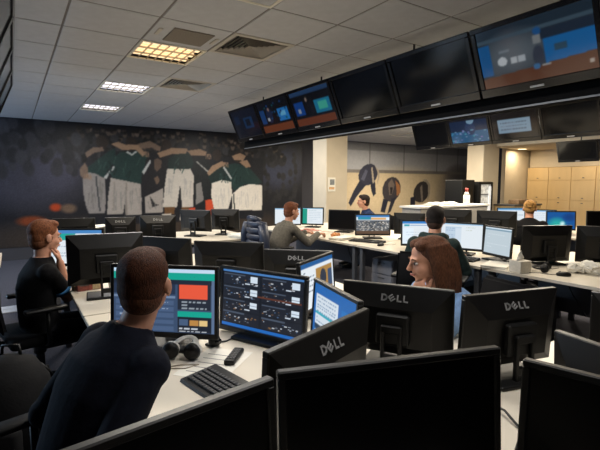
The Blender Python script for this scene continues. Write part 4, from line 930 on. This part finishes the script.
# bag at the near left aisle
t = thing('rucksack', 'black rucksack standing on the carpet at the lower left edge', 'rucksack', (-.06, 2.62, 0), R(-30))
m = MB().loft([((0, 0, 0), (1, 0, 0), (0, 1, 0), .17, .12), ((0, 0, .03), (1, 0, 0), (0, 1, 0), .2, .15), ((0, 0, .3), (1, 0, 0), (0, 1, 0), .21, .15), ((0, .01, .46), (1, 0, 0), (0, 1, 0), .19, .13), ((0, .02, .56), (1, 0, 0), (0, 1, 0), .12, .08), ((0, .02, .585), (1, 0, 0), (0, 1, 0), .04, .03)], 24)
m.build('bag_body', mat('bag_cloth', (14, 13, 14), .9, var=.3, bump=.3, bscale=90), t, True)
MB().box((0, -.15, .17), (.26, .07, .22), .03, None, 3).build('front_pocket', mat('bag_cloth', (14, 13, 14)), t, True)
MB().tube([(-.05, .03, .56), (-.04, .03, .63), (.04, .03, .63), (.05, .03, .56)], .009, 8).build('handle', M_BLACK, t, True)
for sx in (-.1, .1): MB().tube([(sx, .1, .5), (sx * 1.3, .19, .38), (sx * 1.3, .18, .2), (sx, .13, .06)], [(.01, .025)] * 4, 8).build('strap', M_BLACK, t, True)
t = thing('floor_plate', 'pale square plate set in the carpet at left', 'floor box', (-.10, 6.02, 0), 0)  # plate stands in for an unidentified pale patch on the carpet
MB().box((0, 0, .004), (.3, .3, .008), .003).build('cover_plate', mat('brushed_plate', (200, 204, 212), .35, metal=.2), t); MB().box((0, .05, .009), (.2, .1, .004)).build('hinged_lid', mat('brushed_plate', (200, 204, 212)), t)

# ------------------------------------------------------------------ kitchen side
m_cup = mat('beech_cupboard', (206, 178, 130), .5, var=.05, scale=6, stretch=(1, 1, .2))
for k in range(6):
    y = 6.96 - k * .62
    t = thing('tall_cupboard', 'tall beech kitchen cupboard with small upper door, number %s from the corner' % ['one', 'two', 'three', 'four', 'five', 'six'][k], 'cupboard', (13.3, y, 0), 0, 'tall beech cupboards along the kitchen wall')
    MB().box((.02, 0, .98), (.56, .618, 1.92), .003).build('carcass', m_cup, t)
    for z0_, z1_, hz in ((.1, 1.0, .93), (1.01, 1.56, 1.07), (1.57, 1.92, 1.63)):
        d_ = MB().box((-.27, 0, (z0_ + z1_) / 2), (.02, .606, z1_ - z0_), .003).build('door', m_cup, t)
        MB().box((-.285, -.0, hz), (.014, .05, .02), .004).build('handle', M_GREYM, d_)
struct('trim_1', MB().box((13.35, 4.9, 2.32), (.5, 4.7, .74)), m_cream, 'cream bulkhead over the tall cupboards')
t = thing('counter_cabinet', 'low white counter with clutter in front of the greyhound mural', 'counter', (7.87, 6.15, 0), 0)
MB().box((0, 0, .49), (2.2, .5, .96), .004).build('carcass', mat('counter_grey', (150, 146, 140), .6), t)
MB().box((0, 0, .99), (2.3, .56, .04), .004).build('worktop', M_WHITE, t)
for k in range(4):
    d_ = MB().box((-.705 + k * .47, -.256, .47), (.45, .014, .84), .003).build('door', mat('counter_grey', (150, 146, 140)), t); MB().box((-.55 + k * .47, -.268, .8), (.02, .012, .1)).build('handle', M_GREYM, d_)
for k in range(4):
    t = thing('serving_tray', ['leftmost pale lidded tray on the white counter', 'second pale lidded tray from the left on the counter', 'third pale lidded tray from the left on the counter', 'rightmost pale lidded tray nearest the red capped bottle'][k], 'tray', (7.3 + k * .24, 6.1 + .04 * (k % 2), 1.01), R(10 * k), 'pale trays on the counter')
    MB().box((0, 0, .02), (.19, .24, .04), .01).build('tray_base', M_PAPER, t); MB().ell((0, 0, .04), (.085, .11, .035), 2).build('lid', M_WHITE, t, True)
t = thing('detergent_bottle', 'white bottle with red top on the counter beside the fridge', 'bottle', (8.42, 6.05, 1.01), 0)
MB().cyl((0, 0, 0), .07, .2, 16).cyl((0, 0, .2), .07, .08, 16, .03).build('bottle_body', M_WHITE, t, True); MB().cyl((0, 0, .28), .035, .08, 12).build('cap', mat('cap_red', (150, 40, 30)), t, True)
t = thing('glass_door_fridge', 'black drinks fridge with glass door and bright strip by the pillar', 'fridge', (10.02, 6.84, 0), 0)
MB().box((0, .02, .76), (.56, .38, 1.52), .008).build('cabinet', M_BLACK, t)
fr = MB()
for sx in (-.25, .25): fr.box((sx, -.19, .8), (.06, .04, 1.38), .004)
for z in (.12, 1.48): fr.box((0, -.19, z), (.56, .04, .06), .004)
fr.build('door_frame', M_BLACK, t)
MB().box((0, -.18, .8), (.46, .006, 1.3)).build('lit_interior', mat('fridge_glow', (190, 190, 186), .4, var=.5, scale=14, emit=.35), t)
for k in range(4): MB().box((0, -.2, .3 + k * .3), (.46, .012, .02)).build('shelf', M_GREYM, t)
MB().box((.14, -.215, .8), (.09, .012, 1.2), .003).build('handle_strip', mat('bright_strip', (226, 230, 236), .3, emit=.35), t)
t = thing('coffee_machine', 'tall black vending unit left of the drinks fridge', 'vending machine', (9.38, 6.95, 0), 0)
MB().box((0, .0, .78), (.5, .5, 1.56), .01).build('housing', M_BLACK, t); MB().box((0, -.255, 1.1), (.36, .012, .5), .004).build('front_glass', M_TVCASE, t); MB().box((0, -.262, .72), (.3, .02, .12), .004).build('tray_slot', M_GREYM, t)
t = thing('worktop_clutter', 'low bread bin on the counter right of the fridge', 'bread bin', (11.5, 6.6, .92), 0)
MB().box((0, 0, .06), (.6, .3, .12), .02, None, 2).build('bin_body', mat('bin_brown', (130, 104, 76), .6, var=.3), t); MB().box((0, -.155, .06), (.1, .014, .02)).build('handle', M_GREYM, t)
t = thing('kitchen_counter', 'low kitchen counter right of the drinks fridge', 'counter', (11.6, 6.7, 0), 0)
MB().box((0, 0, .44), (1.3, .56, .88), .004).build('carcass', m_cup, t); MB().box((0, 0, .9), (1.36, .6, .04), .004).build('worktop', M_GREYM, t)

struct('trim_2', MB().box((12.0, 5.6, 2.57), (2.1, 3.3, .22)), m_cream, 'lowered cream soffit over the kitchen')
for k, (x, y) in enumerate(((12.2, 7.0), (12.2, 5.4))):
    t = thing('downlight', ['round glowing downlight in the kitchen soffit corner', 'round downlight in the kitchen soffit behind the television'][k], 'ceiling light', (x, y, 2.455), 0, 'round kitchen downlights')
    MB().cyl((0, 0, -.008), .13, .01, 24).build('trim_ring', M_WHITE, t, True)
    MB().cyl((0, 0, -.012), .11, .006, 24).build('glowing_lens', mat('downlight_glow', (255, 226, 170), .5, var=0, emit=4.0), t, True)
    l = area_light('downlight_beam', (0, 0, -.03), (0, 0, 0), .2, .2, 16, (1.0, .8, .54)); l.parent = t
